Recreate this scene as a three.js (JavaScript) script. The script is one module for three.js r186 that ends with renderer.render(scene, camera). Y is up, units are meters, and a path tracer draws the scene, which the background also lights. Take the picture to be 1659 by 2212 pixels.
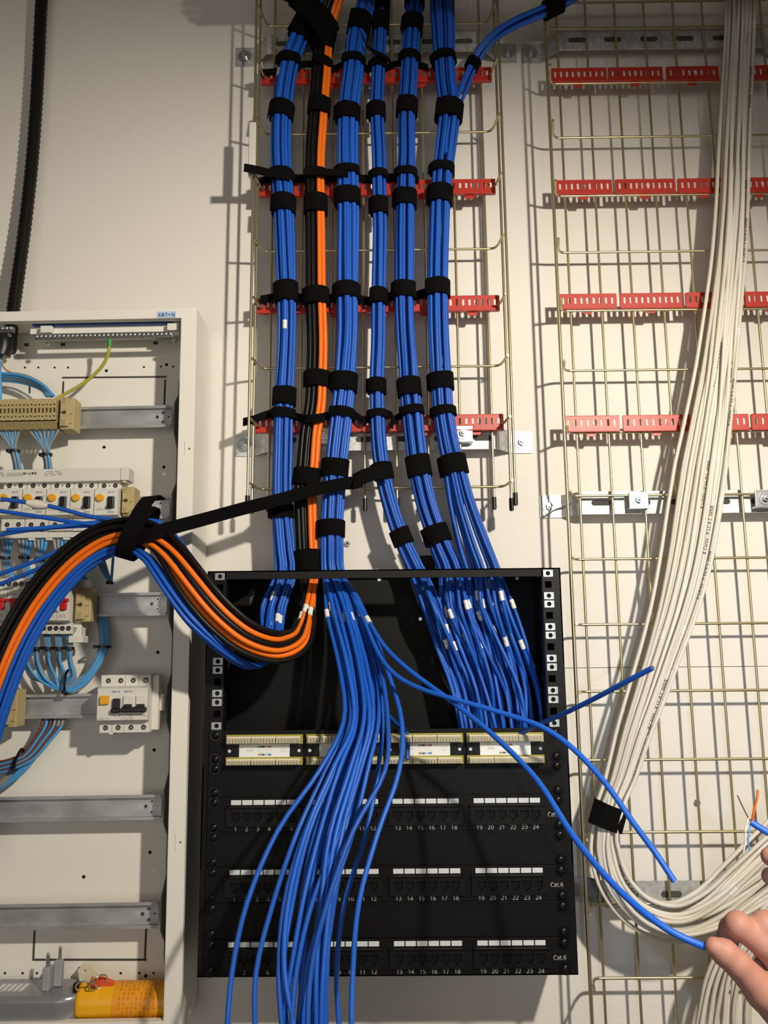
import * as THREE from 'three';
import { mergeGeometries, mergeVertices } from 'three/addons/utils/BufferGeometryUtils.js';
import { RoundedBoxGeometry } from 'three/addons/geometries/RoundedBoxGeometry.js';
import { MarchingCubes } from 'three/addons/objects/MarchingCubes.js';
import { RectAreaLightUniformsLib } from 'three/addons/lights/RectAreaLightUniformsLib.js';

// ---------------------------------------------------------------- camera, light, exposure
const V3 = THREE.Vector3;
const scene = new THREE.Scene();
scene.background = new THREE.Color(0x000000);
const renderer = new THREE.WebGLRenderer({ antialias: true });
renderer.toneMapping = THREE.LinearToneMapping;
renderer.toneMappingExposure = 1.0;
renderer.shadowMap.enabled = true;
RectAreaLightUniformsLib.init();
const FOCAL = 1800;                                    // focal length in pixels of the 1659 x 2212 frame
const camera = new THREE.PerspectiveCamera(2 * Math.atan(1106 / FOCAL) * 180 / Math.PI, 1659 / 2212, 0.02, 20);
camera.position.set(0.0095, 1.35, 1.316);
camera.rotation.set(0.1684, 0.007, -0.0094, 'YXZ');

// unseen warm reflector lamp behind the photographer's right shoulder, placed to cast the shadows
const LAMP = new V3(0.62, 1.95, 1.37), LAMP_AIM = new V3(-0.2, 1.0, 0);
const lampLight = new THREE.SpotLight(new THREE.Color().setRGB(1.0, 0.91, 0.755), 7.4, 0, 0.94, 0.466, 2);
lampLight.position.copy(LAMP); lampLight.target.position.copy(LAMP_AIM); lampLight.shadow.radius = 1.4;
scene.add(lampLight, lampLight.target);
// unseen cool torch beside the camera, placed to cool the right-hand tray
const TORCH = new V3(0.13, 1.33, 1.33), TORCH_AIM = new V3(0.46, 1.18, 0);
const torchLight = new THREE.SpotLight(new THREE.Color().setRGB(0.5, 0.7, 1.0), 0.7, 0, 0.34, 1, 2);
torchLight.position.copy(TORCH); torchLight.target.position.copy(TORCH_AIM); torchLight.shadow.radius = 0.6;
scene.add(torchLight, torchLight.target);

// unseen soft light behind the photographer, modelled as a window, lightens the shadows
const UNSEEN_WIN = { x: -0.35, y: 1.35, w: 1.9, h: 1.35, z: 3.075 };
const unseenWindowLight = new THREE.RectAreaLight(new THREE.Color().setRGB(1.0, 0.95, 0.87), 0.9, UNSEEN_WIN.w, UNSEEN_WIN.h);
unseenWindowLight.position.set(UNSEEN_WIN.x, UNSEEN_WIN.y, UNSEEN_WIN.z - 0.012); unseenWindowLight.lookAt(UNSEEN_WIN.x, UNSEEN_WIN.y, 0);
scene.add(unseenWindowLight);

// ---------------------------------------------------------------- helpers
let seed = 20240611;
const rnd = () => { seed |= 0; seed = seed + 0x6D2B79F5 | 0; let t = Math.imul(seed ^ seed >>> 15, 1 | seed); t = t + Math.imul(t ^ t >>> 7, 61 | t) ^ t; return ((t ^ t >>> 14) >>> 0) / 4294967296; };
const rr = (a, b) => a + (b - a) * rnd();
const lerp = (a, b, t) => a + (b - a) * t;
const used = {};
const numbered = n => { const k = used[n] = (used[n] ?? -1) + 1; return k ? `${n}_${String(k).padStart(3, '0')}` : n; };
const viewDir = new V3();
// the place in the room that stands z metres in front of the wall where the photograph shows pixel (px, py)
function at(px, py, z) {
  viewDir.set((px - 829.5) / FOCAL, -(py - 1106) / FOCAL, -1).applyEuler(camera.rotation);
  return viewDir.clone().multiplyScalar((z - camera.position.z) / viewDir.z).add(camera.position);
}
const pxm = z => (camera.position.z - z) / FOCAL;      // metres per pixel at distance z from the wall, roughly
function tag(o, label, category, group, kind) {
  if (label) o.userData.label = label;
  if (category) o.userData.category = category;
  if (group) o.userData.group = group;
  if (kind) o.userData.kind = kind;
  return o;
}
function thing(name, label, category, pos = [0, 0, 0], group) {
  const g = new THREE.Group(); g.name = numbered(name);
  g.position.set(pos[0], pos[1], pos[2]); scene.add(g);
  return tag(g, label, category, group);
}
function part(name, geo, m, parent, pos) {
  const o = new THREE.Mesh(Array.isArray(geo) ? merge(geo) : geo, m); o.name = parent === scene ? numbered(name) : name;
  if (pos) o.position.set(pos[0], pos[1], pos[2]);
  parent.add(o); return o;
}
function solo(name, geo, m, label, category, group) { return tag(part(name, geo, m, scene), label, category, group); }
function merge(list) {
  list = list.map(g => { g = g.index ? g.toNonIndexed() : g; for (const k of Object.keys(g.attributes)) if (!['position', 'normal', 'uv'].includes(k)) g.deleteAttribute(k); return g; });
  return mergeGeometries(list, false);
}
const box = (w, h, d, x = 0, y = 0, z = 0) => new THREE.BoxGeometry(w, h, d).translate(x, y, z);
const rbox = (w, h, d, r, x = 0, y = 0, z = 0, s = 2) => new RoundedBoxGeometry(w, h, d, s, Math.min(r, w / 2.02, h / 2.02, d / 2.02)).translate(x, y, z);
// a box given by its limits
const lim = (x0, x1, y0, y1, z0, z1, r) => r ? rbox(x1 - x0, y1 - y0, z1 - z0, r, (x0 + x1) / 2, (y0 + y1) / 2, (z0 + z1) / 2) : box(x1 - x0, y1 - y0, z1 - z0, (x0 + x1) / 2, (y0 + y1) / 2, (z0 + z1) / 2);
const cyl = (r, len, x, y, z, seg = 16, r2 = r) => new THREE.CylinderGeometry(r, r2, len, seg).rotateX(Math.PI / 2).translate(x, y, z);   // axis along z
function extr(pts, depth, holes = [], bevel = 0) {     // outline in x,y; extruded along +z from 0
  const s = new THREE.Shape(pts.map(p => new THREE.Vector2(p[0], p[1])));
  for (const h of holes) s.holes.push(h instanceof THREE.Path ? h : new THREE.Path(h.map(p => new THREE.Vector2(p[0], p[1]))));
  return new THREE.ExtrudeGeometry(s, { depth, bevelEnabled: bevel > 0, bevelSize: bevel, bevelThickness: bevel, bevelSegments: 2, curveSegments: 10 });
}
const rectPts = (x0, y0, x1, y1) => [[x0, y0], [x1, y0], [x1, y1], [x0, y1]];
const circ = (x, y, r) => { const p = new THREE.Path(); p.absarc(x, y, r, 0, Math.PI * 2, true); return p; };
const slot = (x, y, w, h) => { const p = new THREE.Path(), r = Math.min(w, h) / 2; if (w > h) { p.absarc(x - w / 2 + r, y, r, Math.PI / 2, Math.PI * 1.5); p.absarc(x + w / 2 - r, y, r, -Math.PI / 2, Math.PI / 2); } else { p.absarc(x, y + h / 2 - r, r, 0, Math.PI); p.absarc(x, y - h / 2 + r, r, Math.PI, Math.PI * 2); } p.closePath(); return p; };

// round bar through points, with closed ends
function tube(points, r, { radial = 7, per = 4, seg = 0, closed = false, soft = true } = {}) {
  const rf = typeof r === 'function' ? r : () => r;
  let P = points;
  if (soft) P = new THREE.CatmullRomCurve3(points, closed, 'centripetal').getPoints(seg || (points.length - 1) * per);
  const n = P.length, T = [], pos = [], nor = [], uv = [], idx = [];
  for (let i = 0; i < n; i++) T.push(P[Math.min(i + 1, n - 1)].clone().sub(P[Math.max(i - 1, 0)]).normalize());
  let N = new V3(0, 0, 1); if (Math.abs(T[0].z) > 0.9) N.set(1, 0, 0);
  N.sub(T[0].clone().multiplyScalar(N.dot(T[0]))).normalize();
  let len = 0;
  for (let i = 0; i < n; i++) {
    if (i) { len += P[i].distanceTo(P[i - 1]); N.sub(T[i].clone().multiplyScalar(N.dot(T[i]))).normalize(); }
    const B = T[i].clone().cross(N), R = rf(i / (n - 1));
    for (let k = 0; k <= radial; k++) {
      const a = k / radial * Math.PI * 2, d = N.clone().multiplyScalar(Math.cos(a)).addScaledVector(B, Math.sin(a));
      pos.push(P[i].x + d.x * R, P[i].y + d.y * R, P[i].z + d.z * R); nor.push(d.x, d.y, d.z); uv.push(k / radial, len);
    }
  }
  const w = radial + 1;
  for (let i = 0; i < n - 1; i++) for (let k = 0; k < radial; k++) { const a = i * w + k, b = a + w; idx.push(a, a + 1, b, b, a + 1, b + 1); }
  if (!closed) for (const [i, s] of [[0, -1], [n - 1, 1]]) {
    const c = pos.length / 3; pos.push(P[i].x, P[i].y, P[i].z); nor.push(T[i].x * s, T[i].y * s, T[i].z * s); uv.push(0.5, s > 0 ? len : 0);
    const R = rf(i / (n - 1));
    for (let k = 0; k <= radial; k++) { const q = (i * w + k) * 3; pos.push(pos[q], pos[q + 1], pos[q + 2]); nor.push(T[i].x * s, T[i].y * s, T[i].z * s); uv.push(0.5, s > 0 ? len : 0); }
    for (let k = 0; k < radial; k++) s > 0 ? idx.push(c, c + 1 + k, c + 2 + k) : idx.push(c, c + 2 + k, c + 1 + k);
  }
  const g = new THREE.BufferGeometry();
  g.setAttribute('position', new THREE.Float32BufferAttribute(pos, 3)); g.setAttribute('normal', new THREE.Float32BufferAttribute(nor, 3)); g.setAttribute('uv', new THREE.Float32BufferAttribute(uv, 2));
  g.setIndex(idx); return g;
}
// flat ribbon: path P, width directions W (one per point), width w, thickness th
function ribbon(P, W, w, th, closed = false) {
  const n = P.length, pos = [], uv = [], idx = [];
  let len = 0;
  for (let i = 0; i < n; i++) {
    const a = P[closed ? (i + n - 1) % n : Math.max(i - 1, 0)], b = P[closed ? (i + 1) % n : Math.min(i + 1, n - 1)];
    const T = b.clone().sub(a).normalize(), U = W[i].clone().normalize(), O = T.cross(U).normalize();
    if (i) len += P[i].distanceTo(P[i - 1]);
    for (const [s, t] of [[-1, 1], [1, 1], [1, -1], [-1, -1]]) {
      const q = P[i].clone().addScaledVector(U, s * w / 2).addScaledVector(O, t * th / 2); pos.push(q.x, q.y, q.z); uv.push(s * w / 2, len);
    }
  }
  const m = closed ? n : n - 1;
  for (let i = 0; i < m; i++) for (let k = 0; k < 4; k++) { const a = i * 4 + k, b = i * 4 + (k + 1) % 4, c = ((i + 1) % n) * 4 + k, d = ((i + 1) % n) * 4 + (k + 1) % 4; idx.push(a, c, b, c, d, b); }
  if (!closed) { idx.push(0, 1, 2, 0, 2, 3); const e = (n - 1) * 4; idx.push(e, e + 2, e + 1, e, e + 3, e + 2); }
  let g = new THREE.BufferGeometry();
  g.setAttribute('position', new THREE.Float32BufferAttribute(pos, 3)); g.setAttribute('uv', new THREE.Float32BufferAttribute(uv, 2)); g.setIndex(idx);
  g = g.toNonIndexed(); g.computeVertexNormals(); return g;
}
const smooth = (pts, per = 6, closed = false) => new THREE.CatmullRomCurve3(pts, closed, 'centripetal').getPoints((pts.length - 1) * per);

// ---------------------------------------------------------------- materials
function noiseTex(w, h, fn, srgb = true) {
  const d = new Uint8Array(w * h * 4);
  for (let y = 0; y < h; y++) for (let x = 0; x < w; x++) { const c = fn(x, y), i = (y * w + x) * 4; for (let k = 0; k < 3; k++) d[i + k] = Math.max(0, Math.min(255, Array.isArray(c) ? c[k] : c)); d[i + 3] = 255; }
  const t = new THREE.DataTexture(d, w, h); t.wrapS = t.wrapT = THREE.RepeatWrapping; t.magFilter = t.minFilter = THREE.LinearFilter; if (srgb) t.colorSpace = THREE.SRGBColorSpace; t.needsUpdate = true; return t;
}
function tileNoise(n, cells) {                          // smooth tiling value noise
  const g = Array.from({ length: cells * cells }, rnd), s = t => t * t * (3 - 2 * t);
  return (x, y) => { const u = x / n * cells, v = y / n * cells, i = Math.floor(u), j = Math.floor(v), a = s(u - i), b = s(v - j), q = (p, r) => g[(r % cells) * cells + p % cells]; return lerp(lerp(q(i, j), q(i + 1, j), a), lerp(q(i, j + 1), q(i + 1, j + 1), a), b); };
}
const n8 = tileNoise(256, 8), n32 = tileNoise(256, 32), n128 = tileNoise(256, 128);
const plasterBump = noiseTex(256, 256, (x, y) => 255 * (0.3 * n8(x, y) + 0.3 * n32(x, y) + 0.4 * n128(x, y)), false);
const grainBump = noiseTex(256, 256, () => 255 * rnd(), false);
const zincMap = noiseTex(256, 256, (x, y) => { const v = 196 + 34 * (n32(x, y) - 0.5) + 30 * (n8(x, y) - 0.5) + 14 * (n128(x, y) - 0.5); return [v, v + 1, v + 2]; });
const weave = noiseTex(64, 64, (x, y) => 120 + 70 * Math.sin(x / 64 * Math.PI * 16) * Math.sin(y / 64 * Math.PI * 16) + 60 * (rnd() - 0.5), false);
const rep = (t, a, b = a) => { const c = t.clone(); c.repeat.set(a, b); c.needsUpdate = true; return c; };
const S = o => new THREE.MeshStandardMaterial(o), P = o => new THREE.MeshPhysicalMaterial(o);
const M = {
  wall: S({ color: 0xe6e2dc, roughness: 0.92, bumpMap: rep(plasterBump, 5, 5), bumpScale: 0.0004 }),
  room: S({ color: 0xaca8a1, roughness: 0.95 }), floor: S({ color: 0x77736c, roughness: 0.9 }),
  gap: S({ color: 0x55504a, roughness: 1 }),
  rack: P({ color: 0x0c0c0d, roughness: 0.5, specularIntensity: 0.45, bumpMap: rep(grainBump, 3, 3), bumpScale: 0.00006 }),
  rackIn: P({ color: 0x0c0c0c, roughness: 0.6, specularIntensity: 0.4 }),
  panel: P({ color: 0x0b0b0c, roughness: 0.55, specularIntensity: 0.4, bumpMap: rep(grainBump, 3, 1), bumpScale: 0.00005 }),
  module: P({ color: 0x0e0e0e, roughness: 0.45, specularIntensity: 0.5 }), hole: S({ color: 0x030303, roughness: 0.9 }),
  blackScrew: S({ color: 0x1b1b1c, roughness: 0.28, metalness: 0.6 }),
  nut: S({ color: 0xb4b9be, roughness: 0.5, metalness: 0.7 }),
  zinc: S({ color: 0xffffff, map: rep(zincMap, 6, 6), roughness: 0.5, metalness: 0.55 }),
  dinZinc: S({ color: 0xe8e9ea, map: rep(zincMap, 3, 1), roughness: 0.42, metalness: 0.5 }),
  yellowZinc: S({ color: 0xc4b994, roughness: 0.32, metalness: 0.85 }),
  bolt: S({ color: 0xc3c7ca, roughness: 0.28, metalness: 0.9 }),
  red: new THREE.MeshPhysicalMaterial({ color: 0xb62c1f, roughness: 0.42, clearcoat: 0.15, clearcoatRoughness: 0.4 }),
  blue: S({ color: 0x1659c0, roughness: 0.46 }), blue2: S({ color: 0x1352b4, roughness: 0.5 }), blue3: S({ color: 0x1a60cc, roughness: 0.46 }),
  orange: S({ color: 0xf07411, roughness: 0.5 }), black: P({ color: 0x12100e, roughness: 0.42, specularIntensity: 0.6 }),
  white: S({ color: 0xd9d3c8, roughness: 0.5 }), white2: S({ color: 0xcfc8bc, roughness: 0.55 }), white3: S({ color: 0xded9d0, roughness: 0.5 }),
  strap: new THREE.MeshPhysicalMaterial({ color: 0x0b0b0b, roughness: 0.95, specularIntensity: 0.2, bumpMap: rep(weave, 60, 60), bumpScale: 0.0003 }),
  cap: S({ color: 0x0d0d0d, roughness: 0.4 }),
  cabinet: S({ color: 0xece9e1, roughness: 0.5, bumpMap: rep(grainBump, 4, 4), bumpScale: 0.00005 }),
  upright: S({ color: 0x6d6e6e, roughness: 0.55, metalness: 0.3 }),
  groove: S({ color: 0x4a4844, roughness: 0.9 }),
  beige: S({ color: 0xb7a578, roughness: 0.6 }), beigeDark: S({ color: 0x4a3c24, roughness: 0.8 }),
  device: S({ color: 0xdad8d0, roughness: 0.45 }), deviceGrey: S({ color: 0xa9aaa6, roughness: 0.5 }),
  toggle: S({ color: 0x17181a, roughness: 0.35 }), redToggle: S({ color: 0xc4222c, roughness: 0.4 }), yellowButton: S({ color: 0xe9a715, roughness: 0.4 }),
  screwMetal: S({ color: 0x8d8d88, roughness: 0.35, metalness: 0.85 }),
  wireBlue: S({ color: 0x4e9bd6, roughness: 0.45 }), wireGrey: S({ color: 0x8b8f92, roughness: 0.5 }), wireBrown: S({ color: 0x6d3f33, roughness: 0.5 }), earth: S({ color: 0xa9a63a, roughness: 0.5 }), green: S({ color: 0x3f9a52, roughness: 0.5 }), tan: S({ color: 0xb98b6b, roughness: 0.6 }),
  busClip: S({ color: 0xdedcd6, roughness: 0.5 }), busBlue: S({ color: 0x22509e, roughness: 0.5 }),
  pcb: S({ color: 0x98922e, roughness: 0.45 }), idc: S({ color: 0xe9e1c8, roughness: 0.5 }), paper: S({ color: 0xe6e7e8, roughness: 0.6 }), window: S({ color: 0xd6dadf, roughness: 0.35 }),
  skin: new THREE.MeshPhysicalMaterial({ color: 0xb47e6c, roughness: 0.6, sheen: 0.1, bumpMap: rep(plasterBump, 3, 3), bumpScale: 0.00016 }),
  silver: S({ color: 0x8e8f93, roughness: 0.28, metalness: 0.35 }), plug: S({ color: 0x9a9ba0, roughness: 0.5 }),
  copper: S({ color: 0xb8bcc0, roughness: 0.3, metalness: 0.9 }),
};
function canvasTex(w, h, draw, opaque) {
  const c = document.createElement('canvas'); c.width = w; c.height = h; const x = c.getContext('2d');
  if (opaque) { x.fillStyle = opaque; x.fillRect(0, 0, w, h); } else x.clearRect(0, 0, w, h);
  draw(x, w, h); const t = new THREE.CanvasTexture(c); t.colorSpace = THREE.SRGBColorSpace; t.magFilter = t.minFilter = THREE.LinearFilter; return t;
}
const print = (tex, o = {}) => S({ map: tex, roughness: 0.6, transparent: true, polygonOffset: true, polygonOffsetFactor: -2, ...o });

// ================================================================ the room
const structure = (name, geo, m) => tag(part(name, geo, m, scene), null, null, null, 'structure');
{
  const wall = new THREE.Group(); wall.name = 'wall_back'; tag(wall, null, null, null, 'structure'); scene.add(wall);
  part('wall_panel', lim(-2.0, 1.9, 1.3259, 2.75, -0.012, 0), M.wall, wall);
  part('wall_panel', lim(-2.0, 1.9, 0, 1.3250, -0.012, 0), M.wall, wall);
  part('wall_core', lim(-2.0, 1.9, 0, 2.75, -0.1, -0.012), M.gap, wall);
  structure('floor', lim(-2.0, 1.9, -0.1, 0, -0.1, 3.1), M.floor);
  structure('ceiling', lim(-2.0, 1.9, 2.75, 2.85, -0.1, 3.1), M.room);
  structure('wall_left', lim(-2.1, -2.0, 0, 2.75, -0.1, 3.1), M.room);
  structure('wall_right', lim(1.9, 2.0, 0, 2.75, -0.1, 3.1), M.room);
  structure('wall_front', lim(-2.0, 1.9, 0, 2.75, 3.1, 3.2), M.room);
  const unseenWin = new THREE.Group(); unseenWin.name = 'window_1'; tag(unseenWin, null, null, null, 'structure'); unseenWin.position.set(UNSEEN_WIN.x, UNSEEN_WIN.y, UNSEEN_WIN.z); scene.add(unseenWin);
  part('unseen_window_pane', box(UNSEEN_WIN.w, UNSEEN_WIN.h, 0.006, 0, 0, 0), S({ color: 0x222222, emissive: new THREE.Color().setRGB(1, 0.95, 0.87), emissiveIntensity: 0.6 }), unseenWin);  // glowing pane out of view, placed to soften the shade on the wall
  part('unseen_window_frame', [[-1, 0, 0.06, UNSEEN_WIN.h + 0.12], [1, 0, 0.06, UNSEEN_WIN.h + 0.12], [0, -1, UNSEEN_WIN.w + 0.12, 0.06], [0, 1, UNSEEN_WIN.w + 0.12, 0.06]].map(([a, b, w, h]) => box(w, h, 0.05, a * (UNSEEN_WIN.w / 2 + 0.03), b * (UNSEEN_WIN.h / 2 + 0.03), 0)), M.cabinet, unseenWin);
  const ld = LAMP_AIM.clone().sub(LAMP).normalize();
  const lamp = thing('unseen_work_lamp', 'unseen warm reflector lamp on a stand behind the photographer, lighting the wall', 'lamp', LAMP.clone().addScaledVector(ld, -0.012).toArray());
  const head = new THREE.Group(); head.name = 'lamp_head'; head.quaternion.setFromUnitVectors(new V3(0, 0, 1), ld); lamp.add(head);
  part('lamp_glass', cyl(0.03, 0.002, 0, 0, 0, 24), S({ color: 0xffffff, emissive: new THREE.Color().setRGB(1, 0.91, 0.755), emissiveIntensity: 2 }), head);
  part('reflector', new THREE.LatheGeometry([[0.0, -0.11], [0.022, -0.108], [0.026, -0.07], [0.034, -0.004], [0.036, 0], [0.032, 0], [0.030, -0.003]].map(q => new THREE.Vector2(q[0], q[1])), 28).rotateX(Math.PI / 2), M.cap, head);
  part('stand', tube([new V3(0.03, 0.02, 0.10), new V3(0.04, -0.3, 0.16), new V3(0.04, -1.94, 0.16)], 0.01, { soft: false }), M.cap, lamp);
  part('foot', cyl(0.16, 0.02, 0, 0, 0, 28).rotateX(Math.PI / 2).translate(0.04, -1.94 + 0.012, 0.16), M.cap, lamp);
  const d = TORCH_AIM.clone().sub(TORCH).normalize(), q = new THREE.Quaternion().setFromUnitVectors(new V3(0, 0, 1), d);
  const torch = thing('unseen_hand_torch', 'unseen black hand torch beside the camera, placed to cool the right tray', 'torch', TORCH.clone().addScaledVector(d, -0.012).toArray());
  torch.quaternion.copy(q);
  part('lamp_glass', cyl(0.012, 0.002, 0, 0, 0), S({ color: 0xffffff, emissive: new THREE.Color().setRGB(0.62, 0.74, 1), emissiveIntensity: 2 }), torch);
  part('barrel', [cyl(0.016, 0.03, 0, 0, -0.017), cyl(0.012, 0.09, 0, 0, -0.075)], M.cap, torch);
}

// ================================================================ hardware
const hexBolt = (r, h, x, y, z) => [cyl(r * 1.75, 0.0016, x, y, z + 0.0008, 22), cyl(r, h, x, y, z + 0.0016 + h / 2, 6), cyl(r * 0.5, 0.004, x, y, z + 0.0016 + h + 0.002, 12)];
// bar bent away from the wall at both ends, its two lugs bolted to the wall
function bracket(x0, x1, y, label) {
  const t = thing('support_bracket', label, 'bracket', [0, y, 0]);
  const lug = 0.034, ramp = 0.026, zf = 0.033, th = 0.0028, h = 0.036;
  const outer = [[x0, th], [x0 + lug, th], [x0 + lug + ramp, zf], [x1 - lug - ramp, zf], [x1 - lug, th], [x1, th]];
  const inner = [[x1, 0.0002], [x1 - lug + 0.001, 0.0002], [x1 - lug - ramp + 0.001, zf - th], [x0 + lug + ramp - 0.001, zf - th], [x0 + lug - 0.001, 0.0002], [x0, 0.0002]];
  part('bar', extr([...outer, ...inner], h).rotateX(Math.PI / 2).translate(0, h / 2, 0), M.zinc, t);
  const slots = [];
  for (let x = x0 + 0.09; x < x1 - 0.07; x += 0.062) slots.push(new THREE.ExtrudeGeometry(new THREE.Shape(slot(x, 0, 0.03, 0.009).getPoints(8)), { depth: 0.0004, bevelEnabled: false }).translate(0, 0, zf));
  for (const s of slots) part('slot', s, M.groove, t);
  for (const x of [x0 + 0.016, x1 - 0.016]) part('bolt', hexBolt(0.0068, 0.006, x, 0, th), M.bolt, t);
  return t;
}
function clamp(x, y, label) {
  const t = thing('tray_clamp', label, 'clamp', [x, y, 0.033]);
  part('clamp_plate', [rbox(0.03, 0.027, 0.003, 0.001, 0, 0, 0.0155), rbox(0.03, 0.003, 0.014, 0.001, 0, -0.012, 0.008)], M.bolt, t);
  part('bolt', hexBolt(0.006, 0.005, 0, 0.001, 0.017), M.bolt, t);
}
const WR = 0.0021, ZB = 0.041, ZT = 0.0452, ZR = 0.089;   // wire radius, base wires, cross wires, side rails
// wire basket tray open towards the room
function wireTray(label, { x0, n, pitch, yb, yt, rows, left, right, lean, capsLeft, yRail }) {
  const t = thing('cable_tray', label, 'cable tray');
  for (let k = 0; k < n; k++) {
    const x = x0 + k * pitch, w = part('base_wire', tube([new V3(x, yb, ZB), new V3(x, yt, ZB)], WR, { soft: false, radial: 8 }), M.yellowZinc, t);
    if (capsLeft) part('end_cap', tube([new V3(x, yb - 0.012, ZB), new V3(x, yb - 0.0105, ZB), new V3(x, yb - 0.009, ZB), new V3(x, yb + 0.008, ZB)], q => q < 0.02 ? 0.0012 : q < 0.4 ? 0.0034 : 0.0036, { soft: false, radial: 10 }), M.cap, w);
  }
  for (const [sx, s] of [[left, -1], [right, 1]]) for (const [i, z] of [[0, 0.066], [1, ZR]]) {
    const x = sx + s * (lean * (z - ZB) / 0.048 + 2 * WR), yy = yRail - (i ? 0 : 0.004);
    const w = part('side_rail', tube([new V3(x, yy, z), new V3(x, yt, z)], WR * 1.05, { soft: false, radial: 8 }), M.yellowZinc, t);
    if (capsLeft) part('end_cap', tube([new V3(x, yy - 0.012, z), new V3(x, yy - 0.0105, z), new V3(x, yy - 0.009, z), new V3(x, yy + 0.008, z)], q => q < 0.02 ? 0.0012 : q < 0.4 ? 0.0034 : 0.0036, { soft: false, radial: 10 }), M.cap, w);
  }
  for (const y of rows) {
    const P = [new V3(left - lean, y, ZR + 0.004), new V3(left - lean * 0.3, y, ZT + 0.014)];
    for (let k = 1; k <= 4; k++) { const a = k / 4 * Math.PI / 2; P.push(new V3(left + 0.010 * (1 - Math.cos(a)) , y, ZT + 0.010 * (1 - Math.sin(a)))); }
    for (let k = 4; k >= 1; k--) { const a = k / 4 * Math.PI / 2; P.push(new V3(right - 0.010 * (1 - Math.cos(a)), y, ZT + 0.010 * (1 - Math.sin(a)))); }
    P.push(new V3(right + lean * 0.3, y, ZT + 0.014), new V3(right + lean, y, ZR + 0.004));
    part('cross_wire', tube(P, WR, { soft: false, radial: 8 }), M.yellowZinc, t);
  }
  return t;
}
bracket(-0.242, 0.241, 1.6855, 'galvanised bracket behind the foot of the middle wire tray');
bracket(-0.254, 0.241, 2.391, 'galvanised bracket behind the head of the middle wire tray');
bracket(0.2495, 0.72, 1.5792, 'galvanised bracket behind the right-hand tray, level with the foot of the middle tray');
bracket(0.2505, 0.72, 2.39, 'dim galvanised bracket behind the top of the right-hand tray');
bracket(0.2585, 0.72, 1.0035, 'galvanised bracket behind the right-hand tray beside the bottom of the rack');
wireTray('yellowish wire basket tray in the middle, carrying the strapped blue bundles', { x0: -0.1795, n: 8, pitch: 0.0502, yb: at(787, 1088, ZB).y, yt: 2.56, yRail: at(1101, 1076, ZR).y, rows: [1.604, 1.703, 1.8, 1.9, 2.0, 2.106, 2.21, 2.312, 2.415, 2.515], left: -0.1935, right: 0.1875, lean: 0.006, capsLeft: true });
wireTray('yellowish wire basket tray at the right, carrying the loose white cables', { x0: 0.305, n: 8, pitch: 0.0502, yb: 0.62, yt: 2.56, yRail: 0.62, rows: [0.697, 0.796, 0.896, 0.994, 1.0915, 1.1928, 1.2915, 1.3902, 1.4893, 1.588, 1.689, 1.7905, 1.891, 1.9915, 2.0915, 2.197, 2.2975, 2.402, 2.452, 2.51], left: 0.2885, right: 0.672, lean: 0.009, capsLeft: false });
clamp(at(1380, 1079, 0.05).x, 1.5795, 'small square clamp with a bolt on the right tray, left of the white cables');
clamp(at(1653, 1079, 0.05).x, 1.5795, 'small square clamp with a bolt at the right edge, behind the white cables');
clamp(at(1001, 948, 0.05).x, 1.688, 'small square clamp on the lower bracket of the middle tray, beside the rightmost blue bundle');
clamp(at(706, 950, 0.05).x, 1.688, 'small square clamp on the lower bracket of the middle tray, right of the orange cables');

// ---------------------------------------------------------------- red slotted combs
function comb(x0, x1, y, label, group) {
  const t = thing('cable_comb', label, 'cable comb', [x0, y, 0.0485], group), L = x1 - x0, n = Math.max(2, Math.round(L / 0.0093) - 1), h = 0.0245;
  const holes = [];
  for (let k = 0; k < n; k++) { const x = L * (k + 0.75) / (n + 0.5); holes.push(slot(x, h * 0.55, 0.0036, 0.0112)); }
  const mid = Math.floor(n / 2); holes[mid] = (() => { const p = new THREE.Path(), x = L * (mid + 0.75) / (n + 0.5), y = h * 0.55; p.moveTo(x - 0.0018, y - 0.0056); p.lineTo(x + 0.0018, y - 0.0056); p.lineTo(x + 0.0018, y - 0.002); p.lineTo(x + 0.003, y - 0.001); p.lineTo(x + 0.003, y + 0.002); p.lineTo(x + 0.0015, y + 0.0056); p.lineTo(x - 0.0015, y + 0.0056); p.lineTo(x - 0.003, y + 0.002); p.lineTo(x - 0.003, y - 0.001); p.lineTo(x - 0.0018, y - 0.002); p.closePath(); return p; })();
  part('slotted_plate', extr([[0.0006, 0], [L - 0.0006, 0], [L, 0.001], [L - 0.001, h], [0.001, h], [0, 0.001]], 0.0014, holes), M.red, t);
  part('base_lip', [lim(0, L, -0.0015, 0.0004, -0.004, 0.0035, 0.0006), lim(0.0006, L - 0.0006, h - 0.0006, h + 0.0008, -0.0022, 0.0016, 0.0005), lim(0, 0.0014, 0.0004, h, -0.003, 0.001), lim(L - 0.0014, L, 0.0004, h, -0.003, 0.001)], M.red, t);
  part('catch', extr([[L / 2 - 0.009, 0], [L / 2 - 0.006, -0.006], [L / 2 + 0.006, -0.006], [L / 2 + 0.009, 0]], 0.0016).translate(0, -0.001, -0.0052), M.red, t);
}
const combRow = ['top', 'second', 'third', 'bottom'];
[2.3025, 2.0965, 1.8925, 1.6945].forEach((y, r) => {
  const P = [[-0.2, -0.118, 'left end'], [-0.1165, -0.034, 'behind the orange cables'], [-0.0325, 0.0345, 'behind the middle bundles'], [0.036, 0.102, 'right of the middle'], [0.1035, 0.1895, 'right end']];
  for (const [a, b, w] of P) comb(a, b, y, `red slotted comb in the middle tray, ${combRow[r]} row, ${w}`, 'red combs in the middle tray');
});
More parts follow.
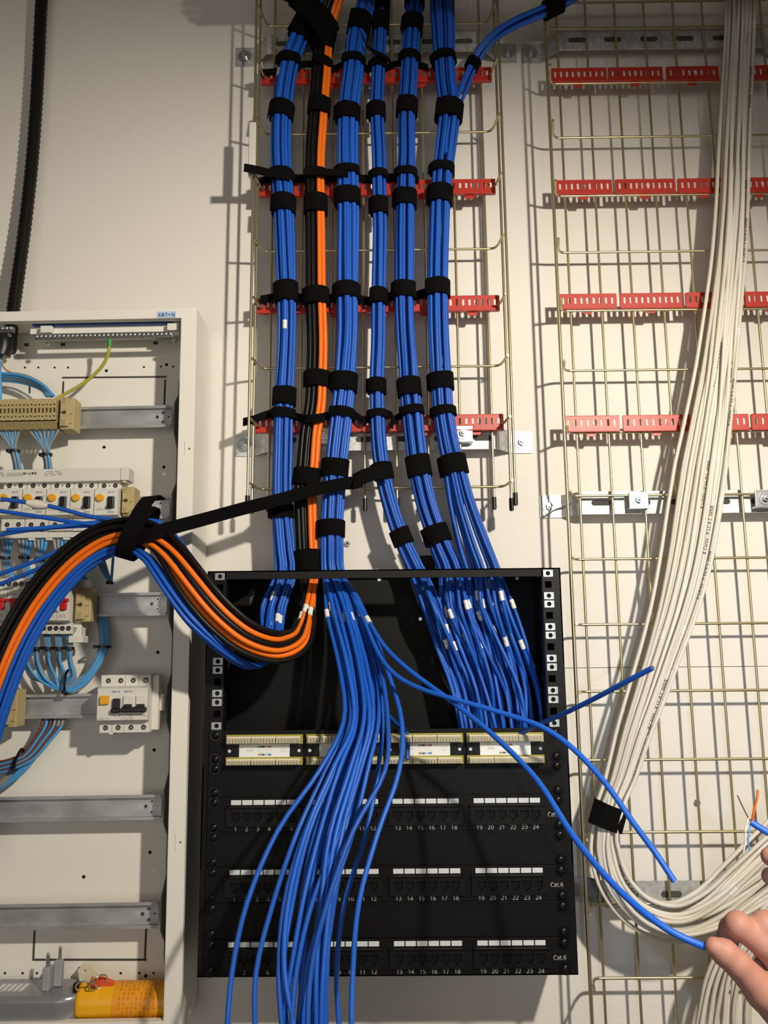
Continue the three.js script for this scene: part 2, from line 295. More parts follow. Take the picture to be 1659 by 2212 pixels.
[[2.2985, [[0.2895, 0.3835], [0.3866, 0.478], [0.4845, 0.572], [0.5785, 0.66]]], [2.0925, [[0.2885, 0.3815], [0.387, 0.485], [0.4895, 0.576], [0.583, 0.665]]], [1.893, [[0.2845, 0.378], [0.3835, 0.483], [0.4885, 0.58], [0.5835, 0.665]]], [1.69, [[0.2835, 0.371], [0.3765, 0.482], [0.4885, 0.573], [0.577, 0.665]]]].forEach(([y, ps], r) => {
  ps.forEach(([a, b], k) => comb(a, b, y - 0.0, `red slotted comb in the right tray, ${combRow[r]} row, ${['nearest the rails', 'second from the left', 'partly behind the white cables', 'right of the white cables'][k]}`, 'red combs in the right tray'));
});

// ================================================================ the black wall rack
const HY = 1.4607, bump = u => 0.0033 * (1 - ((u - 7.5) / 6) ** 2);
const holeTop = u => HY - 0.04445 * (u - 1) + bump(u), RF = 0.135;    // height of the top hole of unit u; front of the rack
{
  const t = thing('wall_rack', 'black wall-mounted equipment rack with cables hanging through its top', 'rack', [0, 0, 0]);
  const B = 0.9325, T = 1.468, W = 0.2505;
  part('back_panel', lim(-W, W, B, T, 0.0085, 0.010), M.rackIn, t);
  part('side_panel', lim(-W, -W + 0.0018, B, T, 0.010, RF), M.rack, t);
  part('side_panel', lim(W - 0.0018, W, B, T, 0.010, RF), M.rack, t);
  part('bottom_panel', lim(-W, W, B, B + 0.0018, 0.010, RF), M.rack, t);
  part('top_panel', extr(rectPts(-W, 0.0085, W, RF), 0.0018, [rectPts(-0.176, 0.016, 0.183, 0.117)]).rotateX(Math.PI / 2).translate(0, T, 0), M.rack, t);
  part('front_rim', [lim(-0.2255, 0.2255, T - 0.0105, T, RF - 0.0018, RF), lim(-0.2255, 0.2255, T - 0.0118, T - 0.0105, RF - 0.008, RF)], M.rack, t);
  part('sill', [lim(-0.2255, 0.2255, B, B + 0.006, RF - 0.0018, RF)], M.rack, t);
  for (const x of [0.0665, -0.128]) part('hanging_tab', extr([[x - 0.013, T - 0.01], [x + 0.013, T - 0.01], [x + 0.013, T + 0.03], [x + 0.009, T + 0.034], [x - 0.009, T + 0.034], [x - 0.013, T + 0.03]], 0.003).translate(0, 0, 0.0055), M.rack, t);
  for (const s of [-1, 1]) {
    const holes = [];
    for (let u = 1; u <= 12; u++) for (const d of [0, 0.015875, 0.03175]) { const x = s * 0.23255, y = holeTop(u) - d; holes.push(rectPts(x - 0.0047, y - 0.0047, x + 0.0047, y + 0.0047)); }
    part('mounting_rail', [extr(rectPts(Math.min(s * 0.2255, s * W), B, Math.max(s * 0.2255, s * W), T), 0.002, holes).translate(0, 0, RF - 0.002), lim(Math.min(s * 0.2255, s * 0.2237), Math.max(s * 0.2255, s * 0.2237), B, T, RF - 0.022, RF)], M.rack, t);
    const nut = mergeGeometries([extr(rectPts(-0.0052, -0.0049, 0.0052, 0.0049), 0.0026, [circ(0, 0, 0.0032)]), lim(-0.0068, -0.0054, -0.0048, 0.0048, 0.0004, 0.0032).toNonIndexed(), lim(0.0054, 0.0068, -0.0048, 0.0048, 0.0004, 0.0032).toNonIndexed()].map(g => { g = g.index ? g.toNonIndexed() : g; return g; }), false);
    for (let u = 1; u <= 5; u++) for (const d of [0, 0.03175]) {
      const c = part('cage_nut', nut, M.nut, t, [s * 0.23255, holeTop(u) - d, RF - 0.0012]);
      part('thread', cyl(0.0036, 0.004, 0, 0, -0.002, 12), M.hole, c);
    }
  }
  const key = part('keyhole', extr([[-0.0025, -0.012], [0.0025, -0.012], [0.003, 0], [0.0055, 0.003], [0.0055, 0.008], [0, 0.012], [-0.0055, 0.008], [-0.0055, 0.003], [-0.003, 0]], 0.0006), M.groove, t, [at(543, 1290, 0.011).x, at(543, 1290, 0.011).y, 0.010]);
  part('bolt', [cyl(0.006, 0.003, 0, 0.008, 0.003, 14), cyl(0.003, 0.004, 0, 0.008, 0.005, 8)], M.blackScrew, key);
  for (const [px, py] of [[819, 1252], [908, 1337], [1117, 1249], [1160, 1245]]) { const p = at(px, py, 0.0115); part('rivet', cyl(0.0028, 0.002, p.x, p.y, 0.011, 12), M.bolt, t); }
}
const screwGeo = () => { const g = new THREE.SphereGeometry(0.0058, 16, 6, 0, Math.PI * 2, 0, Math.PI / 2).rotateX(Math.PI / 2).scale(1, 1, 0.55); return merge([cyl(0.0078, 0.0012, 0, 0, 0.0006, 20), g.translate(0, 0, 0.0012)]); };
const SCREW = screwGeo(), CROSS = merge([box(0.0055, 0.0013, 0.0012, 0, 0, 0.0043), box(0.0013, 0.0055, 0.0012, 0, 0, 0.0043)]);
function panelScrews(t) {
  for (const s of [-1, 1]) for (const d of [0.015875, -0.015875]) { const o = part('screw', SCREW, M.blackScrew, t, [s * 0.2327, d, 0.0032]); o.rotation.z = rnd() * 3; part('cross_recess', CROSS, M.hole, o); }
}
const MODX = [-0.165, -0.0553, 0.0538, 0.1636], PP = 0.01518;
const plateGeo = extr(rectPts(-0.2413, -0.02175, 0.2413, 0.02175), 0.0016, [], 0.0004).translate(0, 0, 0.0008);
const uName = { 6: 'reversed patch panel', 8: 'upper', 10: 'middle', 12: 'lower' };
// front lettering of a patch panel
const numTex = canvasTex(2048, 128, (x, w, h) => {
  x.fillStyle = '#a9acae'; x.textAlign = 'center'; x.textBaseline = 'middle'; x.font = '33px sans-serif';
  const X = m => (m + 0.2413) / 0.4826 * w;
  MODX.forEach((c, i) => { for (let k = 0; k < 6; k++) x.fillText(String(i * 6 + k + 1), X(c + (k - 2.5) * PP), h / 2); });
});
const catTex = canvasTex(256, 96, (x, w, h) => { x.fillStyle = '#c9cacb'; x.textAlign = 'center'; x.textBaseline = 'middle'; x.font = '76px sans-serif'; x.fillText('Cat.6', w / 2, h / 2); });
const portOutline = [[-0.0058, -0.0028], [-0.003, -0.0028], [-0.003, -0.0052], [-0.0017, -0.0052], [-0.0017, -0.0066], [0.0017, -0.0066], [0.0017, -0.0052], [0.003, -0.0052], [0.003, -0.0028], [0.0058, -0.0028], [0.0058, 0.0056], [-0.0058, 0.0056]];
const portBody = merge([lim(-0.0062, 0.0062, -0.007, 0.006, -0.0105, -0.0095), lim(-0.0064, -0.0058, -0.007, 0.006, -0.0095, 0), lim(0.0058, 0.0064, -0.007, 0.006, -0.0095, 0), lim(-0.0062, 0.0062, 0.0056, 0.0062, -0.0095, 0), lim(-0.0062, 0.0062, -0.0072, -0.0066, -0.0095, 0)]);
const contactGeo = merge([...Array(8)].map((_, k) => box(0.0005, 0.001, 0.006, (k - 3.5) * 0.00102, 0.0046, -0.006)));
const moduleFace = extr(rectPts(-0.0505, -0.0125, 0.0505, 0.0122), 0.004, [...Array(6)].map((_, k) => portOutline.map(p => [p[0] + (k - 2.5) * PP, p[1]])));
for (const u of [6, 8, 10, 12]) {
  const y = holeTop(u) - 0.015875;
  if (u === 6) {
    const t = thing('patch_panel', 'topmost patch panel, mounted back to front with its white punch-down strips showing', 'patch panel', [0, y, RF + 0.0005], 'patch panels in the rack');
    part('face_plate', plateGeo, M.panel, t); panelScrews(t);
    const teeth = []; for (let k = 0; k < 24; k++) { const x = (k - 11.5) * 0.0041 + (Math.floor(k / 8) - 1) * 0.0006; teeth.push([x]); }
    const stripGeo = (h, up) => merge([0, 1, 2].map(b => lim((b * 8 - 12) * 0.0041 + (b - 1) * 0.0006, (b * 8 - 4) * 0.0041 + (b - 1) * 0.0006 - 0.0003, -h * 0.5, h * 0.5, 0, 0.008, 0.0003)).concat(teeth.flatMap(([x]) => [lim(x - 0.0014, x - 0.0005, -h * 0.42, h * 0.42, 0.008, 0.0118, 0.0002), lim(x + 0.0005, x + 0.0014, -h * 0.42, h * 0.42, 0.008, 0.0118, 0.0002)])));
    const slits = h => merge(teeth.map(([x]) => box(0.0011, h * 0.42, 0.0006, x + 0.002 - 0.0004, -h * 0.12, 0.0081)));
    const stickTex = canvasTex(720, 200, (x, w, h) => {
      x.translate(w / 2, h / 2); x.rotate(Math.PI); x.translate(-w / 2, -h / 2);
      x.fillStyle = '#8f9aa6'; x.font = 'bold 34px sans-serif'; x.textBaseline = 'middle'; x.fillText('CAT.6', 520, 108);
      x.font = '17px sans-serif'; x.fillStyle = '#8a8f94'; x.fillText('568A/568B', 40, 90); x.fillText('TERMINATION', 40, 130);
      const c1 = ['#8a4a2a', '#c8966e', '#3a7a4a', '#8fb79a'], c2 = ['#2b62b0', '#8fb0da', '#c86a1e', '#e0b489'];
      for (let k = 0; k < 4; k++) { x.fillStyle = ['#3b6fb8', '#9dbbe2', '#5a4a30', '#a08b5c'][k]; x.fillRect(262 + k * 48, 30, 44, 26); x.fillStyle = ['#b55a4a', '#c9a59b', '#4d3a3a', '#8a7f80'][k]; x.fillRect(262 + k * 48, 148, 44, 26); x.fillStyle = '#4a4a4a'; x.fillText(String(k + 1), 278 + k * 48, 76); x.fillText(String(k + 5), 278 + k * 48, 128); }
      x.strokeStyle = '#a9adb2'; x.lineWidth = 2; for (let k = 0; k < 5; k++) { x.beginPath(); x.moveTo(260 + k * 48, 60); x.lineTo(260 + k * 48, 146); x.stroke(); }
    }, '#e4e6e8');
    MODX.forEach((cx, i) => {
      const m = part('port_module', [lim(cx - 0.0525, cx + 0.0525, -0.0226, 0.0156, 0.0018, 0.006, 0.0006)], M.module, t);
      for (const [yy, h] of [[0.0102, 0.0106], [-0.0186, 0.0088]]) {
        part('circuit_board', lim(cx - 0.0525, cx + 0.0525, yy - h / 2 - 0.0008, yy + h / 2 + 0.0012, 0.006, 0.0075), M.pcb, m);
        part('punch_down_strip', stripGeo(h * 0.86), M.idc, m, [cx, yy, 0.0075]);
        part('wire_slits', slits(h), M.beigeDark, m, [cx, yy, 0.0075]);
      }
      part('colour_code_label', lim(cx - 0.0345, cx + 0.0345, -0.0138, 0.0042, 0.006, 0.0064), [M.paper, M.paper, M.paper, M.paper, S({ map: stickTex, roughness: 0.5 }), M.paper], m);
      for (const s of [-1, 1]) part('screw', [cyl(0.0022, 0.0016, cx + s * 0.0475, -0.0048, 0.0068, 12)], M.bolt, m);
    });
    continue;
  }
  const t = thing('patch_panel', `${uName[u]} of the three black patch panels showing 24 numbered ports`, 'patch panel', [0, y, RF + 0.0005], 'patch panels in the rack');
  part('face_plate', plateGeo, M.panel, t); panelScrews(t);
  MODX.forEach(cx => {
    const m = part('port_module', moduleFace, M.module, t, [cx, -0.0022, 0.0018]);
    part('ledge', lim(-0.0515, 0.0515, 0.0118, 0.0134, 0, 0.0075, 0.0005), M.module, m);
    for (let k = 0; k < 6; k++) {
      const x = (k - 2.5) * PP;
      const p = part('port', portBody, M.hole, m, [x, 0, 0.0042]);
      part('label_window', lim(x - 0.0069, x + 0.0069, 0.0148, 0.0212, 0, 0.0012, 0.0003), M.window, m);
    }
  });
  part('port_numbers', new THREE.PlaneGeometry(0.4826, 0.4826 / 16), print(numTex), t, [0, -0.0183, 0.00225]);
  part('category_mark', new THREE.PlaneGeometry(0.0255, 0.0096), print(catTex), t, [0.2265, -0.0025, 0.00225]);
}
for (const u of [7, 9, 11]) {
  const t = thing('blank_panel', `plain black blank panel ${u === 7 ? 'right below the white punch-down strips' : u === 9 ? 'between the upper and middle numbered patch panels' : 'between the middle and lower numbered patch panels'}`, 'blank panel', [0, holeTop(u) - 0.015875, RF + 0.0005], 'blank panels in the rack');
  part('face_plate', [plateGeo, lim(-0.22, 0.22, 0.0195, 0.0205, 0.002, 0.0035), lim(-0.22, 0.22, -0.0205, -0.0195, 0.002, 0.0035)], M.panel, t); panelScrews(t);
}

// ================================================================ cables
// a strand set: centre line rows [px, py, z, radius in metres]
function centre(rows) {
  const P = rows.map(r => at(r[0], r[1], r[2])), R = rows.map(r => r[3]), C = new THREE.CatmullRomCurve3(P, false, 'centripetal');
  const get = t => { const k = t * (P.length - 1), i = Math.min(P.length - 2, Math.floor(k)), f = k - i; const T = C.getPoint(Math.min(1, t + 0.004)).sub(C.getPoint(Math.max(0, t - 0.004))).normalize(); const N = new V3(-T.y, T.x, 0).normalize(); return { p: C.getPoint(t), T, N, r: lerp(R[i], R[i + 1], f) }; };
  const n = rows.length;
  // parameter where the line crosses photograph row py (rows run downwards)
  const tAt = py => { for (let i = 0; i < n - 1; i++) if ((rows[i][1] - py) * (rows[i + 1][1] - py) <= 0) return (i + (py - rows[i][1]) / (rows[i + 1][1] - rows[i][1])) / (n - 1); return py < rows[0][1] ? 0 : 1; };
  return { get, tAt, n, P };
}
function packing(n, r, R) {                             // n round strands of radius r inside radius R, rings from outside in
  const out = []; let ring = R - r;
  while (out.length < n) { const m = ring < r ? 1 : Math.min(n - out.length, Math.max(1, Math.floor(Math.PI / Math.asin(Math.min(1, r / ring))))); for (let k = 0; k < m; k++) { const a = (k + 0.5 * (out.length % 2)) / m * Math.PI * 2; out.push([Math.cos(a) * ring / R, Math.sin(a) * ring / R]); } ring -= 1.85 * r; if (ring < 0) ring = R * 0.3; }
  return out;
}
const wob = (s, t) => Math.sin(t * 9.1 + s * 2.3) * 0.5 + Math.sin(t * 17.3 + s * 5.1) * 0.3 + Math.sin(t * 5.3 + s) * 0.4;
function strand(c, [u, v], s, { per = 2, t0 = 0, t1 = 1, twist = 0.25, jit = 0.06, flat = 1 } = {}) {
  const P = [], m = Math.max(2, Math.round((c.n - 1) * per * (t1 - t0)));
  for (let i = 0; i <= m; i++) {
    const t = lerp(t0, t1, i / m), q = c.get(t), a = twist * wob(0.7, t * 0.8);
    const uu = u * Math.cos(a) - v * Math.sin(a) + jit * wob(s, t), vv = u * Math.sin(a) + v * Math.cos(a) + jit * wob(s + 7, t);
    const p = q.p.clone().addScaledVector(q.N, uu * q.r); p.z += vv * q.r * flat; P.push(p);
  }
  return P;
}
const BLUES = [M.blue, M.blue, M.blue2, M.blue3];
const labelTex = [0, 1, 2].map(k => canvasTex(96, 64, (x, w, h) => { x.fillStyle = '#55585c'; x.font = 'bold 15px sans-serif'; x.save(); x.translate(w / 2, h / 2); for (let j = -1; j < 4; j++) x.fillText(['A-' + (12 + k), '1.' + (20 + k * 3), '0' + (k + 4)][(j + 1) % 3], -40 + (j % 2) * 34, -20 + j * 15); x.restore(); }, '#e9e9e6'));
const LABELM = labelTex.map(t => S({ map: t, roughness: 0.5 }));
// white printed sleeve round a cable at curve parameter t
function sleeve(points, t, r, parent, len = 0.014) {
  const c = new THREE.CatmullRomCurve3(points, false, 'centripetal'), L = c.getLength(), d = len / L / 2;
  const P = [c.getPointAt(Math.max(0, t - d)), c.getPointAt(t), c.getPointAt(Math.min(1, t + d))];
  const g = tube(P, r + 0.0006, { soft: false, radial: 10 }), uv = g.attributes.uv;
  for (let i = 0; i < uv.count; i++) uv.setXY(i, uv.getX(i) * 1.5, uv.getY(i) / len);
  const o = part('label_sleeve', g, LABELM[Math.floor(rnd() * 3)], parent); o.userData.label = 'white printed label sleeve'; return o;
}
// one cable; sleeves = list of pixel rows where a printed label sits
function cable(points, r, m, label, group, { sleeves = [], cut = null, per = 4, name = 'network_cable', cat = 'cable', radial = 7 } = {}) {
  const geo = tube(points, r, { per, radial });
  if (!sleeves.length && !cut) return solo(name, geo, m, label, cat, group);
  const t = thing(name, label, cat, [0, 0, 0], group); part('jacket', geo, m, t);
  for (const s of sleeves) sleeve(points, s, r, t);
  if (cut) { const e = points[points.length - 1], d = e.clone().sub(points[points.length - 2]).normalize(); for (let k = 0; k < 4; k++) { const a = k * Math.PI / 2; const n1 = new V3(-d.y, d.x, 0).normalize(), o = e.clone().addScaledVector(n1, Math.cos(a) * r * 0.45).add(new V3(0, 0, Math.sin(a) * r * 0.45)); part('conductor', tube([o.clone().addScaledVector(d, -0.003), o.clone().addScaledVector(d, 0.0025)], r * 0.32, { soft: false, radial: 6 }), [M.orange, M.wireBlue, M.white, M.copper][k], t); } }
  return t;
}
// parameter along a point list closest to photograph row py
const project = p => { const q = p.clone().sub(camera.position).applyEuler(new THREE.Euler(0, 0, 0)); const inv = new THREE.Quaternion().setFromEuler(camera.rotation).invert(); q.applyQuaternion(inv); return [829.5 + FOCAL * q.x / -q.z, 1106 - FOCAL * q.y / -q.z]; };
function paramAtRow(points, py, after = 0, upto = 1) { const c = new THREE.CatmullRomCurve3(points, false, 'centripetal'); let best = 0, bd = 1e9; for (let i = 0; i <= 300; i++) { if (i / 300 < after || i / 300 > upto) continue; const d = Math.abs(project(c.getPointAt(i / 300))[1] - py); if (d < bd) { bd = d; best = i / 300; } } return best; }

const BR = 0.0031;                                      // blue cable radius
const Z0 = 0.0505;                                      // face of the combs
const zb = r => Z0 + 0.003 + r;
const A = centre([[735, -60, 0.10, 0.016], [700, 0, 0.085, 0.016], [663, 50, zb(0.016), 0.016], [640, 95, zb(0.016), 0.0165], [623, 143, zb(0.0165), 0.0165], [609, 240, zb(0.0165), 0.0165], [607, 345, zb(0.0165), 0.0165], [613, 444, zb(0.0165), 0.0165], [617, 566, zb(0.0165), 0.016], [619, 630, zb(0.016), 0.0155], [620, 697, zb(0.0155), 0.015], [618, 775, zb(0.015), 0.015], [614, 858, zb(0.015), 0.0155], [612, 897, zb(0.0155), 0.0155], [611, 955, zb(0.0155), 0.0155], [609, 1030, zb(0.0155), 0.0155], [609, 1108, zb(0.0155), 0.0155], [613, 1168, 0.066, 0.017], [618, 1235, 0.064, 0.019]]);
const Bc = centre([[752, -60, 0.11, 0.012], [722, 0, 0.095, 0.0125], [702, 75, 0.075, 0.013], [696, 154, 0.068, 0.013], [690, 231, 0.068, 0.013], [683, 328, 0.068, 0.013], [682, 410, 0.068, 0.013], [683, 520, 0.068, 0.013], [684, 640, 0.068, 0.013], [687, 736, 0.068, 0.013], [686, 800, 0.068, 0.013], [683, 873, 0.068, 0.013], [673, 934, 0.068, 0.0135], [667, 1004, 0.068, 0.014], [662, 1061, 0.068, 0.014], [663, 1119, 0.067, 0.0135], [666, 1193, 0.066, 0.013], [668, 1240, 0.066, 0.0135]]);
const Cc = centre([[805, -60, 0.09, 0.015], [789, 15, 0.075, 0.016], [770, 77, zb(0.0165), 0.0165], [762, 154, zb(0.0175), 0.0175], [753, 231, zb(0.0175), 0.0175], [750, 328, zb(0.0172), 0.0172], [752, 427, zb(0.0178), 0.0178], [751, 543, zb(0.0178), 0.0178], [750, 628, zb(0.0176), 0.0176], [750, 717, zb(0.0175), 0.0175], [747, 775, zb(0.0175), 0.0175], [744, 828, zb(0.0175), 0.0175], [738, 893, zb(0.0175), 0.0175], [731, 955, zb(0.0175), 0.0175], [725, 1012, zb(0.0175), 0.0175], [720, 1078, zb(0.0175), 0.0175], [716, 1143, zb(0.0173), 0.0173], [718, 1235, 0.067, 0.0178]]);
const D = centre([[826, -60, 0.085, 0.0115], [823, 39, zb(0.0115), 0.0115], [820, 96, zb(0.0115), 0.0115], [816, 174, zb(0.0117), 0.0117], [814, 239, zb(0.0117), 0.0117], [818, 328, zb(0.0117), 0.0117], [819, 420, zb(0.0119), 0.0119], [820, 500, zb(0.0119), 0.0119], [818, 582, zb(0.0119), 0.0119], [817, 660, zb(0.0118), 0.0118], [817, 736, zb(0.0118), 0.0118], [814, 832, zb(0.0118), 0.0118], [815, 880, zb(0.0118), 0.0118], [818, 950, zb(0.0122), 0.0122], [826, 1016, zb(0.0124), 0.0124], [842, 1085, zb(0.0124), 0.0124], [867, 1160, zb(0.0126), 0.0126], [900, 1232, 0.062, 0.014]]);
const E = centre([[897, -60, 0.085, 0.014], [895, 19, zb(0.014), 0.014], [888, 96, zb(0.0145), 0.0145], [883, 193, zb(0.0148), 0.0148], [879, 239, zb(0.0148), 0.0148], [879, 328, zb(0.0148), 0.0148], [877, 400, zb(0.0155), 0.0155], [875, 500, zb(0.0158), 0.0158], [874, 581, zb(0.0158), 0.0158], [873, 640, zb(0.0158), 0.0158], [875, 717, zb(0.0158), 0.0158], [880, 785, zb(0.016), 0.016], [884, 840, zb(0.016), 0.016], [890, 893, zb(0.016), 0.016], [898, 963, zb(0.016), 0.016], [905, 1012, zb(0.016), 0.016], [920, 1085, zb(0.0165), 0.0165], [943, 1156, zb(0.0168), 0.0168], [972, 1232, 0.064, 0.0205]]);
const Fc = centre([[958, -60, 0.08, 0.024], [955, 10, 0.078, 0.023], [957, 70, zb(0.02), 0.021], [959, 127, zb(0.018), 0.018], [963, 185, zb(0.0172), 0.0172], [970, 243, zb(0.0175), 0.018], [961, 328, zb(0.0172), 0.0174], [955, 375, zb(0.0172), 0.0172], [951, 427, zb(0.0172), 0.0172], [947, 524, zb(0.0172), 0.0172], [945, 628, zb(0.0172), 0.0172], [947, 717, zb(0.0172), 0.0172], [951, 780, zb(0.0168), 0.0168], [954, 832, zb(0.0168), 0.0168], [959, 893, zb(0.0162), 0.0162], [969, 955, zb(0.0164), 0.0164], [980, 1006, zb(0.0176), 0.0176], [994, 1078, zb(0.019), 0.0215], [1017, 1160, 0.072, 0.027], [1042, 1235, 0.070, 0.031]]);
const F2 = centre([[1330, -70, 0.16, 0.011], [1262, -25, 0.15, 0.011], [1195, 15, 0.14, 0.0105], [1120, 47, 0.115, 0.0105], [1074, 73, 0.095, 0.010], [1042, 104, 0.08, 0.0095], [1020, 143, 0.068, 0.009], [996, 200, 0.068, 0.009], [976, 250, 0.070, 0.010], [966, 300, 0.070, 0.012], [961, 340, zb(0.0172), 0.0174]]);

// ---- bundle A (16 blue) and bundle B (black and orange) leave the rack mouth in one loop to the left
const loopRows = [[668, 1330, 0.105], [652, 1380, 0.145], [600, 1403, 0.185], [525, 1378, 0.215], [450, 1312, 0.23], [390, 1236, 0.228], [345, 1182, 0.215], [295, 1157, 0.20], [225, 1166, 0.188], [150, 1216, 0.18], [75, 1305, 0.175], [20, 1405, 0.175], [-30, 1540, 0.17], [-75, 1700, 0.15], [-120, 1880, 0.12]].map(r => [r[0], r[1], r[2], 0.001]);
const LC = centre(loopRows);
// offsets in millimetres across the loop: positive = outer (upper) side
function loopPts(kR, kL, dz, s, tEnd = 1) {
  const P = []; for (let i = 0; i <= 28; i++) { const t = i / 28 * tEnd, q = LC.get(t), f = THREE.MathUtils.smoothstep(t, 0.30, 0.617); const off = lerp(kR, kL, f) * (t < 0.1 ? 0.5 + 5 * t : 1) + 0.8 * wob(s, t); const p = q.p.clone().addScaledVector(q.N, -off / 1000); p.z += (dz + 0.9 * wob(s + 3, t)) / 1000; P.push(p); } return P;
}
const lA = 'blue cable of the leftmost bundle, looping left under the orange cables';
const gA = 'blue cables of the leftmost bundle';
const packA = packing(18, BR, 0.0155);
const aLoop = [[-24, -14, 4], [-30, -20, 3], [-20, -17, -6], [-27, -22, -5], [-33, -14, -8], [12, 24, -14], [14, 29, -12], [16, 33, -14], [10, 31, -18], [12, 25, -20], [17, 34, -20], [-24, -18, -13], [-30, -21, -14], [20, 22, -18], [14, 14, -22], [-10, -8, -22], [0, 4, -24], [8, 9, -24]];
const fanLeft = { 5: [[190, 1132, .185], [95, 1118, .18], [0, 1104, .175], [-90, 1092, .17]], 6: [[205, 1118, .19], [110, 1094, .19], [3, 1078, .195]], 7: [[215, 1128, .185], [100, 1140, .18], [15, 1145, .175]], 8: [[205, 1135, .18], [90, 1142, .178], [0, 1155, .17], [-80, 1170, .165]], 9: [[200, 1150, .18], [110, 1198, .175], [0, 1240, .17], [-70, 1262, .17]], 10: [[190, 1158, .178], [105, 1218, .172], [0, 1262, .165], [-70, 1290, .165]] };
const fanName = { 5: 'splayed blue cable running out of the picture at left, just below the white paper wrap', 6: 'uppermost splayed blue cable end, with a white paper wrap, in front of the breakers', 7: 'splayed blue cable ending in front of the pale terminal strip below the breakers', 8: 'splayed blue cable drooping to the left edge just above the grey and blue wire bunches', 9: 'splayed blue cable dropping to the left edge above the black cables', 10: 'lower splayed blue cable dropping to the left edge, next to the black cables' };
packA.forEach((s, i) => {
  const P = strand(A, s, i * 1.7, { per: 1.6 });
  // inside the rack: down, then forward and left below the orange loop
  const u = s[0], e = at(592 + u * 30 + rr(-4, 4), 1310, 0.074 + s[1] * 0.014), e2 = at(586 + u * 26, 1372, 0.10 + s[1] * 0.014);
  P.push(e, e2);
  const [kR, kL, dz] = aLoop[i], fl = fanLeft[i];
  const L = loopPts(kR, kL, dz, i, fl ? 0.48 : 1).slice(fl ? 14 : 8);
  if (i < 5 || i > 10 && kR < -15) P.push(at(584 + u * 20, 1410, 0.13 + dz / 1000), at(548 + u * 12, 1428 - kR * 0.45, 0.165 + dz / 1000), at(497 + u * 8, 1398 - kR * 0.75, 0.20 + dz / 1000));
  else P.push(at(560 + u * 20, 1398, 0.14 + dz / 1000));
  P.push(...L);
  if (fl) P.push(...fl.map(q => at(...q)));
  const sl = []; if ([1, 2].includes(i)) sl.push(paramAtRow(P, 1380, 0, 0.55)); if (i === 4) sl.push(paramAtRow(P, 1290, 0, 0.55)); if (i === 0) sl.push(paramAtRow(P, 1412, 0.52, 0.64)); if ([14, 12].includes(i)) sl.push(paramAtRow(P, 1378, 0, 0.55)); if (i === 3) sl.push(paramAtRow(P, 705)); if (i === 5) sl.push(paramAtRow(P, 157));
  cable(P, BR, BLUES[i % 4], fl ? fanName[i] : lA + (sl.length ? ', with a label sleeve' : ''), fl ? 'splayed blue cable ends in front of the cabinet' : sl.length ? gA + ' with label sleeves' : gA, { per: 3, sleeves: sl, radial: 7 });
  if (i === 6) { // white wrap near the free end
    const c = new THREE.CatmullRomCurve3([at(104, 1093, .19), at(82, 1090, .191), at(58, 1086, .192)]);
    solo('cable_wrap', tube(c.getPoints(10), q => 0.0034 + 0.0035 * Math.sin(q * Math.PI), { soft: false, radial: 10 }), M.white, 'white paper wrap round the uppermost splayed blue cable end', 'wrap');
  }
});
const bDef = [ // [material, radius, tray offset across (mm), tray offset out (mm), loop offset right, left, dz]
  ['orange', 0.0036, 5.2, 6, 13, -1, 5], ['orange', 0.0036, 11.5, 3.5, -1.5, -7.5, 5], ['orange', 0.0035, 7.5, -1.5, -9, -6, -3], ['orange', 0.0034, 11, -6, 11, -1, -4],
  ['black', 0.0037, -5.5, 5, 22, 21, 2], ['black', 0.0037, -12, 4.5, 5.5, 13.5, 4], ['black', 0.0036, -9, -2.5, -15.5, 6.5, 3], ['black', 0.0036, -2, -2, 16, 17, -5], ['black', 0.0036, -5, -8.5, -8, 9, -6], ['black', 0.0036, 2, -8, 21, 22, -8], ['black', 0.0036, -15, -5, 4, 6, -9]];
bDef.forEach(([m, r, ou, ov, kR, kL, dz], i) => {
  const P = []; const n = 34;
  for (let k = 0; k <= n; k++) { const t = k / n, q = Bc.get(t), p = q.p.clone().addScaledVector(q.N, ou / 1000 * q.r / 0.013 + 0.0005 * wob(i, t)); p.z += ov / 1000 + 0.0004 * wob(i + 4, t); P.push(p); }
  P.push(...loopPts(kR, kL, dz, i + 20));
  const sl = m === 'orange' ? [paramAtRow(P, [1352, 1368, 1360, 1382][i], 0, 0.535)] : i === 4 ? [paramAtRow(P, 1384, 0, 0.535)] : [];
  cable(P, r, M[m], m === 'orange' ? 'bright orange cable beside the black ones, looping left in front of the cabinet' : 'thick black cable beside the orange ones, looping left in front of the cabinet', m === 'orange' ? 'orange cables' : 'black cables beside the orange ones', { per: 3, sleeves: sl, radial: 8 });
});

